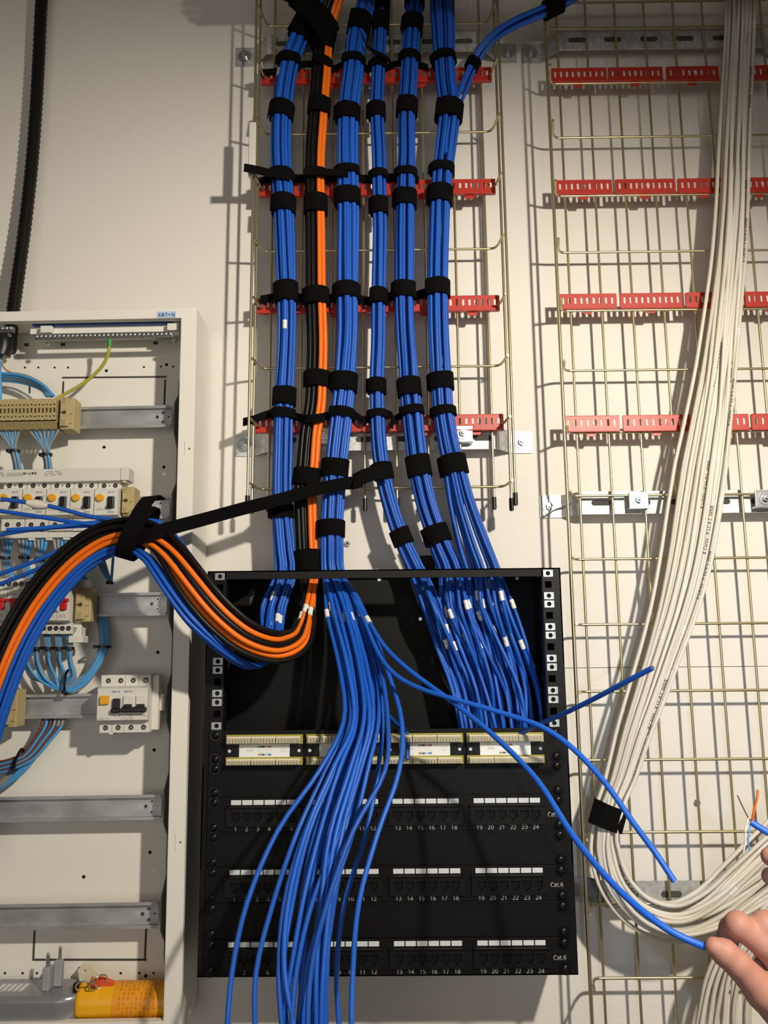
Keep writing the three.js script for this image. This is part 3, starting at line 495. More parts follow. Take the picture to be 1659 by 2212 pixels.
// ---- bundle C: comes out of the rack mouth and hangs loose down the front
const cRows = [1330, 1450, 1560, 1660, 1800, 1950, 2100, 2260], cz = [0.105, 0.165, 0.215, 0.25, 0.285, 0.31, 0.325, 0.335];
const cX = [[707, 735, 742, 690, 600, 533, 501, 488], [713, 742, 750, 708, 642, 590, 553, 551], [719, 748, 757, 716, 655, 614, 602, 612], [722, 752, 764, 722, 662, 622, 614, 640], [727, 757, 760, 727, 668, 632, 611, 622], [733, 763, 770, 733, 690, 655, 628, 606], [738, 766, 776, 738, 680, 652, 650, 650], [741, 772, 770, 744, 700, 668, 655, 640], [745, 770, 781, 750, 706, 690, 676, 668], [749, 778, 786, 756, 712, 694, 683, 684], [752, 781, 792, 762, 722, 704, 690, 676], [756, 790, 790, 768, 726, 700, 662, 655], [760, 786, 798, 772, 738, 712, 698, 694], [764, 795, 806, 780, 735, 676, 640, 628], [770, 800, 812, 788, 752, 722, 704, 705], [776, 806, 800, 775, 745, 718, 694, 690], [779, 812, 818, 796, 760, 716, 706, 700], [783, 816, 826, 818, 790, 745, 727, 735], [788, 824, 838, 832, 762, 706, 672, 664], [791, 838, 868, 862, 815, 775, 762, 760]];
const packC = packing(22, BR, 0.0176).sort((a, b) => a[0] - b[0]);
packC.forEach((s, i) => {
  const P = strand(Cc, s, i * 2.1 + 40, { per: 1.6 });
  if (i < 20) {
    const row = cX[i]; P.push(at(lerp(718 + s[0] * 26, row[0], 0.6), 1285, 0.085 + s[1] * 0.012));
    row.forEach((x, k) => P.push(at(x, cRows[k] + rr(-6, 6), cz[k] + 0.015 * s[1] + (i === 18 || i === 19 || i === 0 ? 0.018 : 0) * Math.min(1, k / 3) + rr(-0.005, 0.005))));
    P.push(at(row[7] + rr(-25, 25), 2520, 0.34 + rr(-0.02, 0.02)), at(row[7] + rr(-50, 50), 2860, 0.34 + rr(-0.03, 0.03)));
    const sl = i % 2 === 0 || i > 15 ? [paramAtRow(P, [1325, 1338, 1312, 1340, 1334, 1316, 1338, 1336][i % 8] + rr(-4, 4))] : [];
    cable(P, BR, BLUES[i % 4], i === 0 ? 'leftmost of the blue cables hanging loose in front of the patch panels' : i === 1 ? 'second from the left of the blue cables hanging loose in front of the patch panels' : i === 19 ? 'rightmost of the blue cables hanging loose in front of the patch panels' : i === 18 ? 'hanging blue cable that crosses the others on its way down to the left' : `blue cable${sl.length ? ' with a label sleeve' : ''} hanging in the sheaf before the patch panels`, `loose blue cables${sl.length ? ' with label sleeves' : ''} in front of the patch panels`, { per: 4, sleeves: sl, radial: 8 });
  } else if (i === 20) {
    P.push(at(790, 1330, 0.12)); for (const q of [[830, 1395, .17], [875, 1440, .205], [930, 1482, .235], [985, 1522, .27], [1070, 1592, .32], [1160, 1685, .385], [1240, 1808, .45], [1320, 1905, .50], [1390, 1970, .53], [1450, 2012, .545], [1500, 2036, .55], [1545, 2052, .55], [1585, 2062, .545], [1615, 2090, .53]]) P.push(at(...q));
    cable(P, BR, M.blue3, 'long blue network cable pulled out to the right and held in the hand', null, { per: 5, sleeves: [paramAtRow(P, 1338)], radial: 10 });
  } else {
    P.push(at(784, 1332, 0.118)); for (const q of [[812, 1400, .165], [838, 1442, .20], [872, 1470, .225], [915, 1490, .245], [960, 1504, .265], [1040, 1527, .29], [1110, 1548, .31], [1170, 1570, .33], [1225, 1606, .35], [1300, 1682, .38], [1370, 1780, .41], [1420, 1848, .43], [1457, 1904, .44]]) P.push(at(...q));
    cable(P, BR, M.blue3, 'blue network cable ending free in front of the lower white cables, pointing down', null, { per: 5, cut: true, radial: 10 });
  }
});
{
  const P = [[1085, 1640, .085], [1100, 1600, .11], [1130, 1582, .15], [1165, 1565, .19], [1225, 1538, .25], [1290, 1506, .30], [1350, 1474, .34], [1409, 1443, .37]].map(q => at(...q));
  cable(P, BR, M.blue2, 'short blue network cable rising to the right from behind the punch-down strips, ending free', null, { per: 5, cut: true, radial: 10 });
  const Q = [[800, 1500, .05], [830, 1535, .07], [858, 1565, .105], [876, 1578, .13], [881, 1600, .15], [880, 1640, .16]].map(q => at(...q));
  cable(Q, BR, M.blue2, 'stub of blue network cable showing right of the hanging bundle just above the white strips', null, { per: 5 });
}
// ---- bundles D, E, F spread inside the rack and pass behind the panels
const inRows = [1310, 1400, 1490, 1590, 1680], inL = [908, 940, 972, 992, 1000], inR = [1108, 1140, 1166, 1176, 1176];
function intoRack(c, list, lo, hi, label, group, shift = 0, head = null) {
  const order = list.map((s, i) => [s, i]).sort((a, b) => a[0][0] - b[0][0]);
  order.forEach(([s, i], k) => {
    const P = head && head(i) ? [...head(i), ...strand(c, s, i * 1.3 + shift, { per: 1.6, t0: 0.27 })] : strand(c, s, i * 1.3 + shift, { per: 1.6 });
    let f = lerp(lo, hi, (k + 0.5) / list.length); const f1 = THREE.MathUtils.clamp(f + rr(-0.22, 0.22), 0.02, 0.98), z = 0.075 + s[1] * 0.022;
    inRows.forEach((y, j) => { const g = lerp(f, f1, j / 4); P.push(at(lerp(inL[j], inR[j], g) + rr(-4, 4), y, Math.min(0.118, z + 0.012 * Math.sin(j * 1.7 + i) + (j === 4 ? -0.02 : 0)))); });
    const sl = rnd() < 0.42 ? [paramAtRow(P, rr(1282, 1402))] : [];
    const q = sl.length ? ' with a label sleeve' : '', ed = k === 0 ? ', left edge' : k === list.length - 1 ? ', right edge' : '';
    cable(P, BR * 0.97, [M.blue2, M.blue, M.blue2][i % 3], `blue cable${q} of the ${label}${ed}`, group + q + ed, { per: 3, sleeves: sl });
  });
}
intoRack(D, packing(11, BR, 0.0118), 0.02, 0.22, 'slim middle bundle', 'blue cables of the slim middle bundle', 70);
intoRack(E, packing(17, BR, 0.0152), 0.2, 0.55, 'second blue bundle from the right', 'blue cables of the second bundle from the right', 110);
const pf2 = packing(6, BR, 0.0098);
intoRack(Fc, packing(20, BR, 0.0168), 0.5, 1, 'rightmost blue bundle', 'blue cables of the rightmost blue bundle', 150);
pf2.forEach((s, i) => cable(strand(F2, s, i + 200, { per: 2 }), BR, BLUES[i % 4], 'blue network cable branching off the rightmost bundle towards the upper right', 'blue cables of the branch to the upper right', { per: 3 }));

// ---- white cables on the right-hand tray
const Wc = centre([[1606, -70, 0.10, .024], [1603, 0, .085, .024], [1600, 80, .077, .025], [1594, 200, .077, .026], [1588, 330, .077, .027], [1584, 450, .077, .028], [1576, 570, .078, .029], [1563, 690, .079, .031], [1551, 800, .08, .034], [1536, 910, .08, .039], [1521, 1010, .08, .044], [1506, 1110, .08, .045], [1487, 1220, .081, .043], [1462, 1320, .082, .038], [1433, 1410, .083, .033], [1403, 1500, .084, .030], [1372, 1590, .085, .026], [1345, 1680, .086, .022], [1318, 1750, .09, .020], [1310, 1785, .092, .019], [1309, 1830, .095, .022], [1330, 1905, .10, .026], [1384, 1968, .105, .030], [1464, 1993, .11, .034], [1542, 1966, .115, .038], [1608, 1918, .118, .043], [1685, 1855, .12, .046], [1780, 1780, .12, .05]]);
const printTex = canvasTex(64, 1024, (x, w, h) => { x.save(); x.translate(w / 2, 20); x.rotate(Math.PI / 2); x.fillStyle = '#2a2a2a'; x.font = 'bold 26px sans-serif'; x.textBaseline = 'middle'; x.fillText('R Cores - P LC-8 C 36NB', 60, 0); x.restore(); x.fillStyle = '#f4f2ee'; for (const y of [640, 656, 672]) x.fillRect(0, y, w, 8); }, '#d6d0c5');
const WHITES = [M.white, M.white2, M.white3, M.white];
const nW = 26;
for (let i = 0; i < nW; i++) {
  const u = (i + 0.5) / nW * 2 - 1, layer = i % 3, P = [], u2 = THREE.MathUtils.clamp(0.35 * u + 0.75 * (((i * 11) % nW + 0.5) / nW * 2 - 1), -1, 1), u3 = ((i * 7 + 3) % nW + 0.5) / nW * 2 - 1;
  const m = 62;
  for (let k = 0; k <= m; k++) {
    const t = k / m, q = Wc.get(t), w = t < 0.33 ? lerp(u, u2, t / 0.33) : t < 0.66 ? u2 : lerp(u2, u3, (t - 0.66) / 0.34);
    const ws = q.r < 0.022 ? 0.92 : 1, p = q.p.clone().addScaledVector(q.N, (w * ws + 0.05 * wob(i * 1.9, t)) * q.r * 0.95);
    p.z += (layer - 1) * 0.0075 + 0.002 * wob(i + 3, t * 1.3) + (t > 0.66 ? 0.006 * Math.sin(i * 2.4) : 0); P.push(p);
  }
  const g = tube(P, 0.0030, { per: 2, radial: 7 });
  if (i % 7 === 4 && layer === 1 || i === 9 || i === 17 || i === 23) {
    const uv = g.attributes.uv; for (let j = 0; j < uv.count; j++) uv.setXY(j, uv.getX(j) * 1 + 0.1 * i, uv.getY(j) / 0.27 + 0.13 * i);
    solo('network_cable', g, S({ map: (() => { const t = printTex.clone(); t.wrapS = t.wrapT = THREE.RepeatWrapping; t.needsUpdate = true; return t; })(), roughness: 0.5 }), 'white network cable with small black lettering, in the loose run on the right tray', 'cable', 'lettered white cables on the right tray');
  } else solo('network_cable', g, WHITES[i % 4], i === 0 ? 'white network cable lying leftmost at the top of the loose run on the right tray' : i === nW - 1 ? 'white network cable lying rightmost at the top of the loose run on the right tray' : 'plain white network cable in the loose run looping round at the right tray foot', 'cable', 'white cables on the right tray');
}
// second white run, down behind the hand
for (let i = 0; i < 13; i++) {
  const f = i / 12, o = (i % 3) * 0.006;
  const P = [[1800 + f * 40, 1800 + f * 40, .12], [1700 + f * 50, 1880 + f * 45, .12], [1622 + f * 60, 1960 + f * 40, .12], [1560 + f * 72, 2040 + f * 20, .115], [1527 + f * 92 + rr(-4, 4), 2110, .11], [1510 + f * 108 + rr(-5, 5), 2180, .105], [1500 + f * 120 + rr(-5, 5), 2270, .10], [1498 + f * 122, 2400, .10]].map(q => { const p = at(...q); p.z += o; return p; });
  solo('network_cable', tube(P, 0.0029, { per: 5, radial: 7 }), WHITES[(i + 1) % 4], 'white network cable dropping straight down behind the hand at the lower right', 'cable', 'white cables dropping behind the hand');
}
// stripped blue cable at the right edge
{
  const t = thing('network_cable', 'stripped blue network cable at the right edge with its thin coloured wires splayed', 'cable');
  part('jacket', tube([[1800, 1925, .52], [1740, 1860, .52], [1690, 1815, .515], [1655, 1796, .51], [1622, 1776, .505]].map(q => at(...q)), BR, { per: 5, radial: 10 }), M.blue3, t);
  const W = [['orange', [[1624, 1777, .505], [1626, 1765, .508], [1630, 1745, .51], [1636, 1722, .512], [1637, 1706, .512]], 0.0011], ['wireBrown', [[1623, 1776, .505], [1614, 1762, .505], [1604, 1742, .505], [1593, 1718, .505]], 0.0006], ['wireBlue', [[1623, 1778, .505], [1619, 1795, .508], [1616, 1818, .508], [1620, 1838, .508]], 0.0007], ['white', [[1622, 1777, .505], [1612, 1790, .505], [1610, 1815, .506], [1606, 1842, .506]], 0.0007], ['white', [[1623, 1775, .505], [1619, 1766, .508], [1611, 1786, .51], [1609, 1796, .51]], 0.0006]];
  for (const [m, pts, r] of W) part('wire', tube(pts.map(q => at(...q)), r, { per: 4, radial: 6 }), M[m], t);
}

// ================================================================ black straps
// strap round a bundle at photograph row y; h = height in pixels, tilt in degrees
function ring(c, y, h, label, { grow = 0.0022, off = 0, tilt = 0, wide = 1, deep = 1, name = 'cable_strap', tail = true, cat = 'strap' } = {}) {
  const t = c.tAt(y), q = c.get(t), w = h * pxm(q.p.z) * 1.03, P = [], W = [], m = 30, rw = q.r * wide + grow, rd = q.r * deep + grow;
  const N = q.N.clone(), T = q.T.clone(), ct = Math.cos(tilt * Math.PI / 180), st = Math.sin(tilt * Math.PI / 180);
  const N2 = N.clone().multiplyScalar(ct).addScaledVector(T, st), T2 = T.clone().multiplyScalar(ct).addScaledVector(N, -st), ph = rr(0, 6);
  for (let i = 0; i < m; i++) { const a = i / m * Math.PI * 2, wv = 1 + 0.025 * Math.sin(3 * a + ph) + 0.02 * Math.sin(5 * a + 2 * ph); const p = q.p.clone().addScaledVector(N2, Math.cos(a) * rw * wv + off); p.z += Math.sin(a) * rd * wv; p.addScaledVector(T2, 0.0006 * Math.sin(2 * a + ph)); P.push(p); W.push(T2); }
  const g = thing(name, label, cat);
  part('band', ribbon(P, W, w, 0.0022, true), M.strap, g);
  if (tail) {
    const a0 = rr(0.6, 2.2), Q = [], V = []; for (let i = 0; i <= 9; i++) { const a = a0 + i * 0.16, e = 1.05 + (i > 7 ? 0.03 * (i - 7) : 0); const p = q.p.clone().addScaledVector(N2, Math.cos(a) * (rw * e + 0.0016) + off); p.z += Math.sin(a) * (rd * e + 0.0016); p.addScaledVector(T2, rr(-0.0006, 0.0006) + 0.0009); Q.push(p); V.push(T2); }
    part('overlap', ribbon(Q, V, w * 0.985, 0.0018), M.strap, g);
  }
  return g;
}
const ORD = ['topmost', 'second', 'third', 'fourth', 'fifth', 'sixth', 'seventh', 'eighth', 'ninth', 'tenth', 'eleventh', 'twelfth'];
function straps(c, who, list) {
  list.sort((a, b) => a[0] - b[0]).forEach(([y, h, o], i) => ring(c, y, h, `${h < 23 ? 'narrow' : 'broad'} black strap round the ${who}, ${i ? ORD[i] + ' from the top' : 'topmost'}`, o));
}
straps(A, 'leftmost blue bundle', [[62, 62], [136, 22, { tilt: -14 }], [243, 38, { tilt: 4 }], [382, 22, { tilt: 5 }], [445, 40, { tilt: 5 }], [634, 46], [858, 38], [895, 20], [1106, 26]]);
straps(Bc, 'black and orange cables', [[78, 62, { wide: 1.25 }], [140, 20, { tilt: 8 }], [233, 38, { wide: 1.22 }], [380, 20, { wide: 1.25 }], [445, 42, { wide: 1.25 }], [642, 38, { wide: 1.3 }], [820, 36, { wide: 1.22 }], [1030, 36, { wide: 1.22 }], [1210, 44, { wide: 1.3 }]]);
straps(Cc, 'blue bundle next to the orange cables', [[55, 44, { tilt: -6 }], [136, 17], [250, 36], [374, 18], [430, 38], [632, 34], [828, 40], [894, 20], [1012, 37], [1142, 34]]);
straps(D, 'slim middle blue bundle', [[8, 36], [50, 42], [143, 16], [243, 36], [380, 18], [447, 38], [642, 34], [835, 32], [896, 16], [1018, 34], [1160, 34]]);
straps(E, 'second blue bundle from the right', [[2, 24], [56, 40], [128, 20], [235, 38], [378, 18], [433, 38], [630, 36], [838, 38], [889, 18], [1008, 44], [1155, 38]]);
straps(Fc, 'rightmost blue bundle', [[130, 18, { tilt: -6 }], [243, 42, { wide: 1.12, tilt: 6 }], [368, 20, { tilt: -4 }], [425, 40], [625, 36], [826, 36], [890, 18], [1005, 42]]);
ring(F2, 140, 20, 'narrow black strap round the thin blue branch beside the rightmost bundle', {});
{ // broad sleeve on the branch at the top edge, beyond the rows that run downwards
  const q = F2.get(2.0 / 10), P = [], W = []; for (let i = 0; i < 26; i++) { const a = i / 26 * Math.PI * 2; const p = q.p.clone().addScaledVector(q.N, Math.cos(a) * 0.0135); p.z += Math.sin(a) * 0.0135; P.push(p); W.push(q.T); }
  solo('cable_strap', ribbon(P, W, 0.03, 0.0025, true), M.strap, 'broad black strap round the blue branch at the top edge, near the right tray', 'strap');
}
ring(Wc, 1762, 46, 'broad black strap gathering the white cables low on the right tray', { wide: 1.06, deep: 0.75 });
// strips woven sideways through the combs
function strip(label, pts, h, up) {
  const P = smooth(pts.map(q => at(...q)), 6), W = P.map((p, i) => up ? up(i / (P.length - 1)) : new V3(0, 1, 0));
  return solo('woven_strap', ribbon(P, W, h, 0.002), M.strap, label, 'strap');
}
const zs = 0.0535;
strip('black strip woven through the top red combs of the middle tray', [[562, 157, .058], [590, 155, .056], [608, 150, zs], [640, 142, zs], [662, 138, .057], [690, 143, zs], [716, 150, .056], [740, 140, zs], [772, 140, zs], [796, 148, .057], [830, 148, zs], [856, 138, .056], [905, 140, zs], [925, 146, .056]], 0.0115);
strip('black strip woven through the second row of red combs, its tail hanging left', [[558, 392, .064], [590, 385, .058], [625, 384, zs], [655, 385, .058], [690, 388, zs], [720, 384, .056], [750, 380, zs], [790, 386, .056], [820, 386, zs], [852, 382, .056], [890, 382, zs], [905, 388, .056]], 0.0125);
strip('stiff black strap tail sticking out to the left of the second comb row', [[527, 362, .118], [555, 367, .11], [585, 374, .10], [612, 377, .094], [632, 381, .088]], 0.0125, f => new V3(0.1, 1, 0.15));
strip('flat black strap tail crossing the orange cables at the second comb row', [[656, 372, .089], [680, 371, .088], [710, 372, .088], [735, 373, .09], [752, 376, .0905]], 0.0115);
strip('black strip woven through the third row of red combs in the middle tray', [[562, 648, .06], [585, 644, .057], [620, 640, zs], [655, 644, .058], [690, 646, zs], [720, 644, .056], [760, 640, zs], [792, 650, .057], [830, 645, zs], [850, 638, .056], [890, 640, zs], [918, 632, .056]], 0.014);
strip('black strip woven through the bottom red combs, its tail poking out left', [[525, 912, .082], [545, 907, .075], [572, 897, .066], [590, 892, .058], [615, 892, zs], [640, 900, .06], [665, 905, .084], [692, 902, .086], [708, 898, .07], [738, 893, zs], [765, 896, .06], [785, 908, .064], [798, 904, .058], [818, 896, zs], [845, 897, .06], [848, 918, .066]], 0.013);
strip('short black strap tail at the bottom red combs, right of the slim middle bundle', [[842, 922, .066], [852, 908, .064], [866, 897, .062], [880, 890, zs]], 0.012);
strip('black strap slung diagonally between the upper middle bundles', [[782, 72, .085], [792, 98, .086], [808, 112, .088], [828, 122, .084], [843, 132, .07]], 0.012, f => new V3(-0.4, 1, 0));
// the long strap that holds the loop up to the slim bundle
{
  const t = thing('long_strap', 'long black strap slung from the slim blue bundle to hold up the big cable loop', 'strap');
  const P = smooth([[288, 1168, .216], [318, 1157, .226], [347, 1147, .228], [375, 1139, .208], [440, 1122, .172], [520, 1100, .150], [600, 1080, .13], [680, 1058, .112], [740, 1045, .102], [775, 1042, .099]].map(q => at(...q)), 5);
  part('band', ribbon(P, P.map((p, i) => { const f = i / (P.length - 1); return new V3(0.2, 1, 0.9 * Math.sin(f * 2.2) * (1 - f)); }), 0.0195, 0.0022), M.strap, t);
  const K = smooth([[765, 1040, .10], [780, 1032, .104], [795, 1026, .106], [812, 1022, .100], [838, 1020, .092]].map(q => at(...q)), 5);
  part('knot', [ribbon(K, K.map(() => new V3(-0.25, 1, 0)), 0.021, 0.003), ribbon(smooth([[788, 1020, .104], [780, 1030, .107], [774, 1042, .108], [772, 1054, .104]].map(q => at(...q)), 4), Array.from({ length: 13 }, () => new V3(1, 0.3, 0)), 0.016, 0.003)], M.strap, t);
  const R = [], W = [], ax = new V3(0.96, -0.28, 0).normalize(), up = new V3(0.28, 0.96, 0);
  const cR = at(298, 1150, 0.198);
  for (let i = 0; i < 32; i++) { const a = i / 32 * Math.PI * 2; const p = cR.clone().addScaledVector(up, Math.cos(a) * 0.0385); p.z += Math.sin(a) * 0.026; p.addScaledVector(ax, 0.006 * Math.cos(a)); R.push(p); W.push(ax); }
  part('loop', ribbon(R, W, 0.0235, 0.0025, true), M.strap, t);
  const Fd = smooth([[290, 1128, .223], [302, 1105, .222], [316, 1084, .216], [328, 1073, .206], [340, 1080, .196]].map(q => at(...q)), 5);
  part('free_end', ribbon(Fd, Fd.map(() => new V3(1, 0.12, -0.1)), 0.0215, 0.0024), M.strap, t);
}
// big wrap at the top, where the leftmost bundle and the black cables come together
{
  const t = thing('cable_strap', 'large folded black wrap at the top, over the leftmost bundle and the black cables', 'strap');
  const mk = (pts, w, up) => { const P = smooth(pts.map(q => at(...q)), 5); return ribbon(P, P.map(() => up), w, 0.004); };
  part('fold', mk([[640, -8, .11], [672, 20, .104], [700, 50, .102], [716, 80, .098]], 0.04, new V3(0.6, 0.7, 0)), M.strap, t);
  part('fold', mk([[575, -30, .10], [620, -8, .104], [660, 12, .104], [690, 36, .104]], 0.024, new V3(-0.3, 1, 0)), M.strap, t);
}
// overhead run just above the picture; its shade falls on the top of the wall
for (let i = 0; i < 9; i++) {
  const a = i / 9 * Math.PI * 2, P = []; for (let k = 0; k <= 10; k++) { const x = -0.20 + k * 0.11; P.push(new V3(x, 2.388 + 0.035 * Math.max(0, 1 - k / 3) + 0.018 * Math.cos(a) - (k < 2 ? 0.02 * (2 - k) * 0.3 : 0) + 0.01 * Math.sin(k * 0.9), 0.19 + 0.024 * Math.sin(a))); }
  cable(P, 0.0055, i % 3 ? M.black : M.blue2, 'thick cable of the overhead run just above the picture', 'overhead cable run', { per: 3 });
}

// ================================================================ the electrical cabinet
const TILT = 0.0075, PIV = 1.38;                       // it hangs a little out of plumb
const cab = (x, y) => { const c = Math.cos(TILT), s = Math.sin(TILT), dx = x + 0.29, dy = y - PIV; return [dx * c - dy * s - 0.29, dx * s + dy * c + PIV]; };
function cabThing(name, label, category, x, y, z, group) { const t = thing(name, label, category, [x, y, z], group); t.rotation.z = TILT; return t; }
{
  const t = cabThing('electrical_cabinet', 'open white electrical cabinet with mounting rails at the left edge', 'electrical cabinet', -0.281, PIV, 0);
  const T = 1.878 - PIV, B = 0.852 - PIV, Lx = -0.64, ZF = 0.105;
  part('back_panel', lim(Lx, 0, B, T, 0.008, 0.020), M.cabinet, t);
  part('side_panel', lim(-0.0022, 0, B, T, 0.020, ZF, 0.0008), M.cabinet, t);
  part('side_panel', lim(Lx, Lx + 0.0022, B, T, 0.020, ZF, 0.0008), M.cabinet, t);
  part('top_panel', lim(Lx, 0, T - 0.0022, T, 0.020, ZF, 0.0008), M.cabinet, t);
  part('bottom_panel', lim(Lx, 0, B, B + 0.0022, 0.020, ZF, 0.0008), M.cabinet, t);
  const fr = [circ(-0.0065, 0.275, 0.0019), circ(-0.0065, -0.285, 0.0019), rectPts(-0.0142, 0.265, -0.0132, 0.287), rectPts(-0.0142, -0.296, -0.0132, -0.274)];
  part('front_frame', [extr(rectPts(-0.0225, B, 0, T), 0.0018, fr, 0.0003).translate(0, 0, ZF - 0.0018), lim(Lx, -0.02, T - 0.0155, T, ZF - 0.0014, ZF + 0.0004, 0.0005), lim(Lx, -0.02, B, B + 0.0155, ZF - 0.0014, ZF + 0.0004, 0.0005), lim(-0.0234, -0.0222, B, T, ZF - 0.012, ZF), lim(Lx, -0.02, B + 0.0145, B + 0.0158, ZF - 0.012, ZF), lim(Lx, -0.02, T - 0.0158, T - 0.0145, ZF - 0.012, ZF)], M.cabinet, t);
  // upright with tabs that carry the rails
  const rails = [1.7195, 1.575, 1.4275, 1.2796, 1.1347, 0.9883].map(y => y - PIV), pts = [[0.020, T - 0.085]];
  pts.push([0.026, T - 0.09]);
  for (const y of rails) pts.push([0.030, y + 0.044], [0.0535, y + 0.022], [0.0535, y - 0.022], [0.030, y - 0.044]);
  pts.push([0.030, B + 0.075], [0.020, B + 0.045]);
  part('upright', extr(pts, 0.002).rotateY(-Math.PI / 2).translate(-0.043, 0, 0), M.upright, t);
  part('upright', lim(-0.043, -0.030, B + 0.05, T - 0.09, 0.020, 0.0215), M.upright, t);
  const H = (x, y, r) => part('punched_hole', cyl(r, 0.0006, ...(p => [p.x + 0.281 + TILT * (p.y - PIV), p.y - PIV - TILT * (p.x + 0.281)])(at(x, y, 0.02)), 0.0202, 12), M.hole, t);
  for (const [x, y] of [[54, 794], [83, 794], [118, 794], [147, 794], [311, 793], [348, 792], [374, 792], [11, 2102], [49, 2102], [80, 2102], [261, 2102], [301, 2102], [332, 2102]]) H(x, y, 0.0017);
  for (const [x, y] of [[230, 801], [360, 788], [225, 966], [354, 1009], [341, 1409], [333, 1620], [324, 1841], [181, 1894], [172, 2092], [315, 2108]]) H(x, y, 0.0025);
  const G = (x0, y0, x1, y1) => { const a = at(x0, y0, 0.02), b = at(x1, y1, 0.02), o = v => [v.x + 0.281 + TILT * (v.y - PIV), v.y - PIV - TILT * (v.x + 0.281)]; const [ax, ay] = o(a), [bx, by] = o(b), l = Math.hypot(bx - ax, by - ay); part('knockout_groove', box(l, 0.003, 0.0005).rotateZ(Math.atan2(by - ay, bx - ax)).translate((ax + bx) / 2, (ay + by) / 2, 0.0201), M.groove, t); };
  G(134, 816, 360, 814); G(137, 824, 136, 850); G(357, 820, 355, 874); G(64, 817, 64, 850); G(40, 817, 66, 816);
  G(75, 2005, 72, 2072); G(316, 2005, 313, 2072); G(70, 2073, 317, 2073);
  for (const [x, y] of [[62, 742], [141, 742], [341, 740]]) { const p = at(x, y, 0.02); part('square_hole', box(0.0075, 0.005, 0.0006, p.x + 0.281, p.y - PIV, 0.0202), M.groove, t); }
  const badge = canvasTex(320, 110, (x, w, h) => { x.fillStyle = '#1d4fa0'; x.textAlign = 'center'; x.textBaseline = 'middle'; x.font = 'bold 84px sans-serif'; x.fillText('E', 44, h / 2 + 4); x.fillText('T', 158, h / 2 + 4); x.fillText('N', 268, h / 2 + 4); x.beginPath(); x.moveTo(66, 88); x.lineTo(92, 26); x.lineTo(108, 26); x.lineTo(126, 88); x.lineTo(106, 88); x.lineTo(98, 56); x.lineTo(86, 88); x.fill(); x.beginPath(); x.arc(206, h / 2 + 2, 15, 0, 7); x.fill(); }, '#b9cbe4');
  const bp = at(365, 679, 0.106);
  part('badge', lim(bp.x + 0.281 - 0.0148, bp.x + 0.281 + 0.0148, bp.y - PIV - 0.0052, bp.y - PIV + 0.0052, ZF + 0.0004, ZF + 0.0010), [M.paper, M.paper, M.paper, M.paper, S({ map: badge, roughness: 0.4 }), M.paper], t);
}
// ---------------------------------------------------------------- mounting rails
const railProfile = [[0.0135, 0.0525], [0.0145, 0.0525], [0.0145, 0.0592], [0.0175, 0.0592], [0.0175, 0.0604], [0.0133, 0.0604], [0.0133, 0.0537], [-0.0133, 0.0537], [-0.0133, 0.0604], [-0.0175, 0.0604], [-0.0175, 0.0592], [-0.0145, 0.0592], [-0.0145, 0.0525], [-0.0135, 0.0525]];
const RY = [1.7195, 1.575, 1.4275, 1.2796, 1.1347, 0.9883];
RY.forEach((y, i) => {
  const [px, py] = cab(-0.3285, y), t = cabThing('mounting_rail', ['galvanised mounting rail behind the beige terminal row', 'galvanised mounting rail behind the breakers with yellow buttons', 'galvanised mounting rail behind the breakers with red toggles', 'galvanised mounting rail carrying the four-pole breaker', 'upper of the two empty galvanised mounting rails', 'lower of the two empty galvanised mounting rails'][i], 'rail', px, py, 0, 'mounting rails in the cabinet');
  part('rail', extr(railProfile.map(p => [p[1], p[0]]), 0.54).rotateY(-Math.PI / 2).translate(0, 0, 0), M.dinZinc, t);
  for (const [dx, dy, r] of [[-0.0135, 0.0075, 0.0028], [-0.0135, -0.0075, 0.0028], [-0.005, 0.0005, 0.0022], [-0.0225, 0.0005, 0.0028]]) { const h = part('rivet', cyl(r, 0.0012, dx, dy, 0.0543, 14), dx === -0.0225 ? M.screwMetal : M.bolt, t); part('hollow', cyl(r * 0.5, 0.0006, dx, dy, 0.0550, 10), M.hole, h); }
});
// ---------------------------------------------------------------- terminal row, end stops
function endStop(px, py, h, label, w = 0.0235) {
  const p = at(px, py, 0.093), t = cabThing('end_stop', label, 'end stop', p.x, p.y, 0.0605);
  part('body', [rbox(w, h, 0.03, 0.0015, 0, 0, 0.015), rbox(w * 0.62, h * 0.86, 0.006, 0.001, -w * 0.14, 0, 0.033), ...[...Array(4)].map((_, k) => box(w * 0.4, 0.0012, 0.0015, -w * 0.22, h * (0.3 + 0.055 * k), 0.0365)), ...[...Array(4)].map((_, k) => box(w * 0.4, 0.0012, 0.0015, -w * 0.22, -h * (0.24 + 0.055 * k), 0.0365)), box(w * 0.5, h * 0.3, 0.002, w * 0.2, h * 0.12, 0.031), box(w * 0.4, h * 0.22, 0.002, w * 0.22, -h * 0.22, 0.031)], M.beige, t);
  part('screw', [cyl(0.0028, 0.002, -w * 0.1, 0, 0.0362, 12), box(w * 0.22, 0.0016, 0.0015, -w * 0.3, 0, 0.0362)], M.beigeDark, t);
}
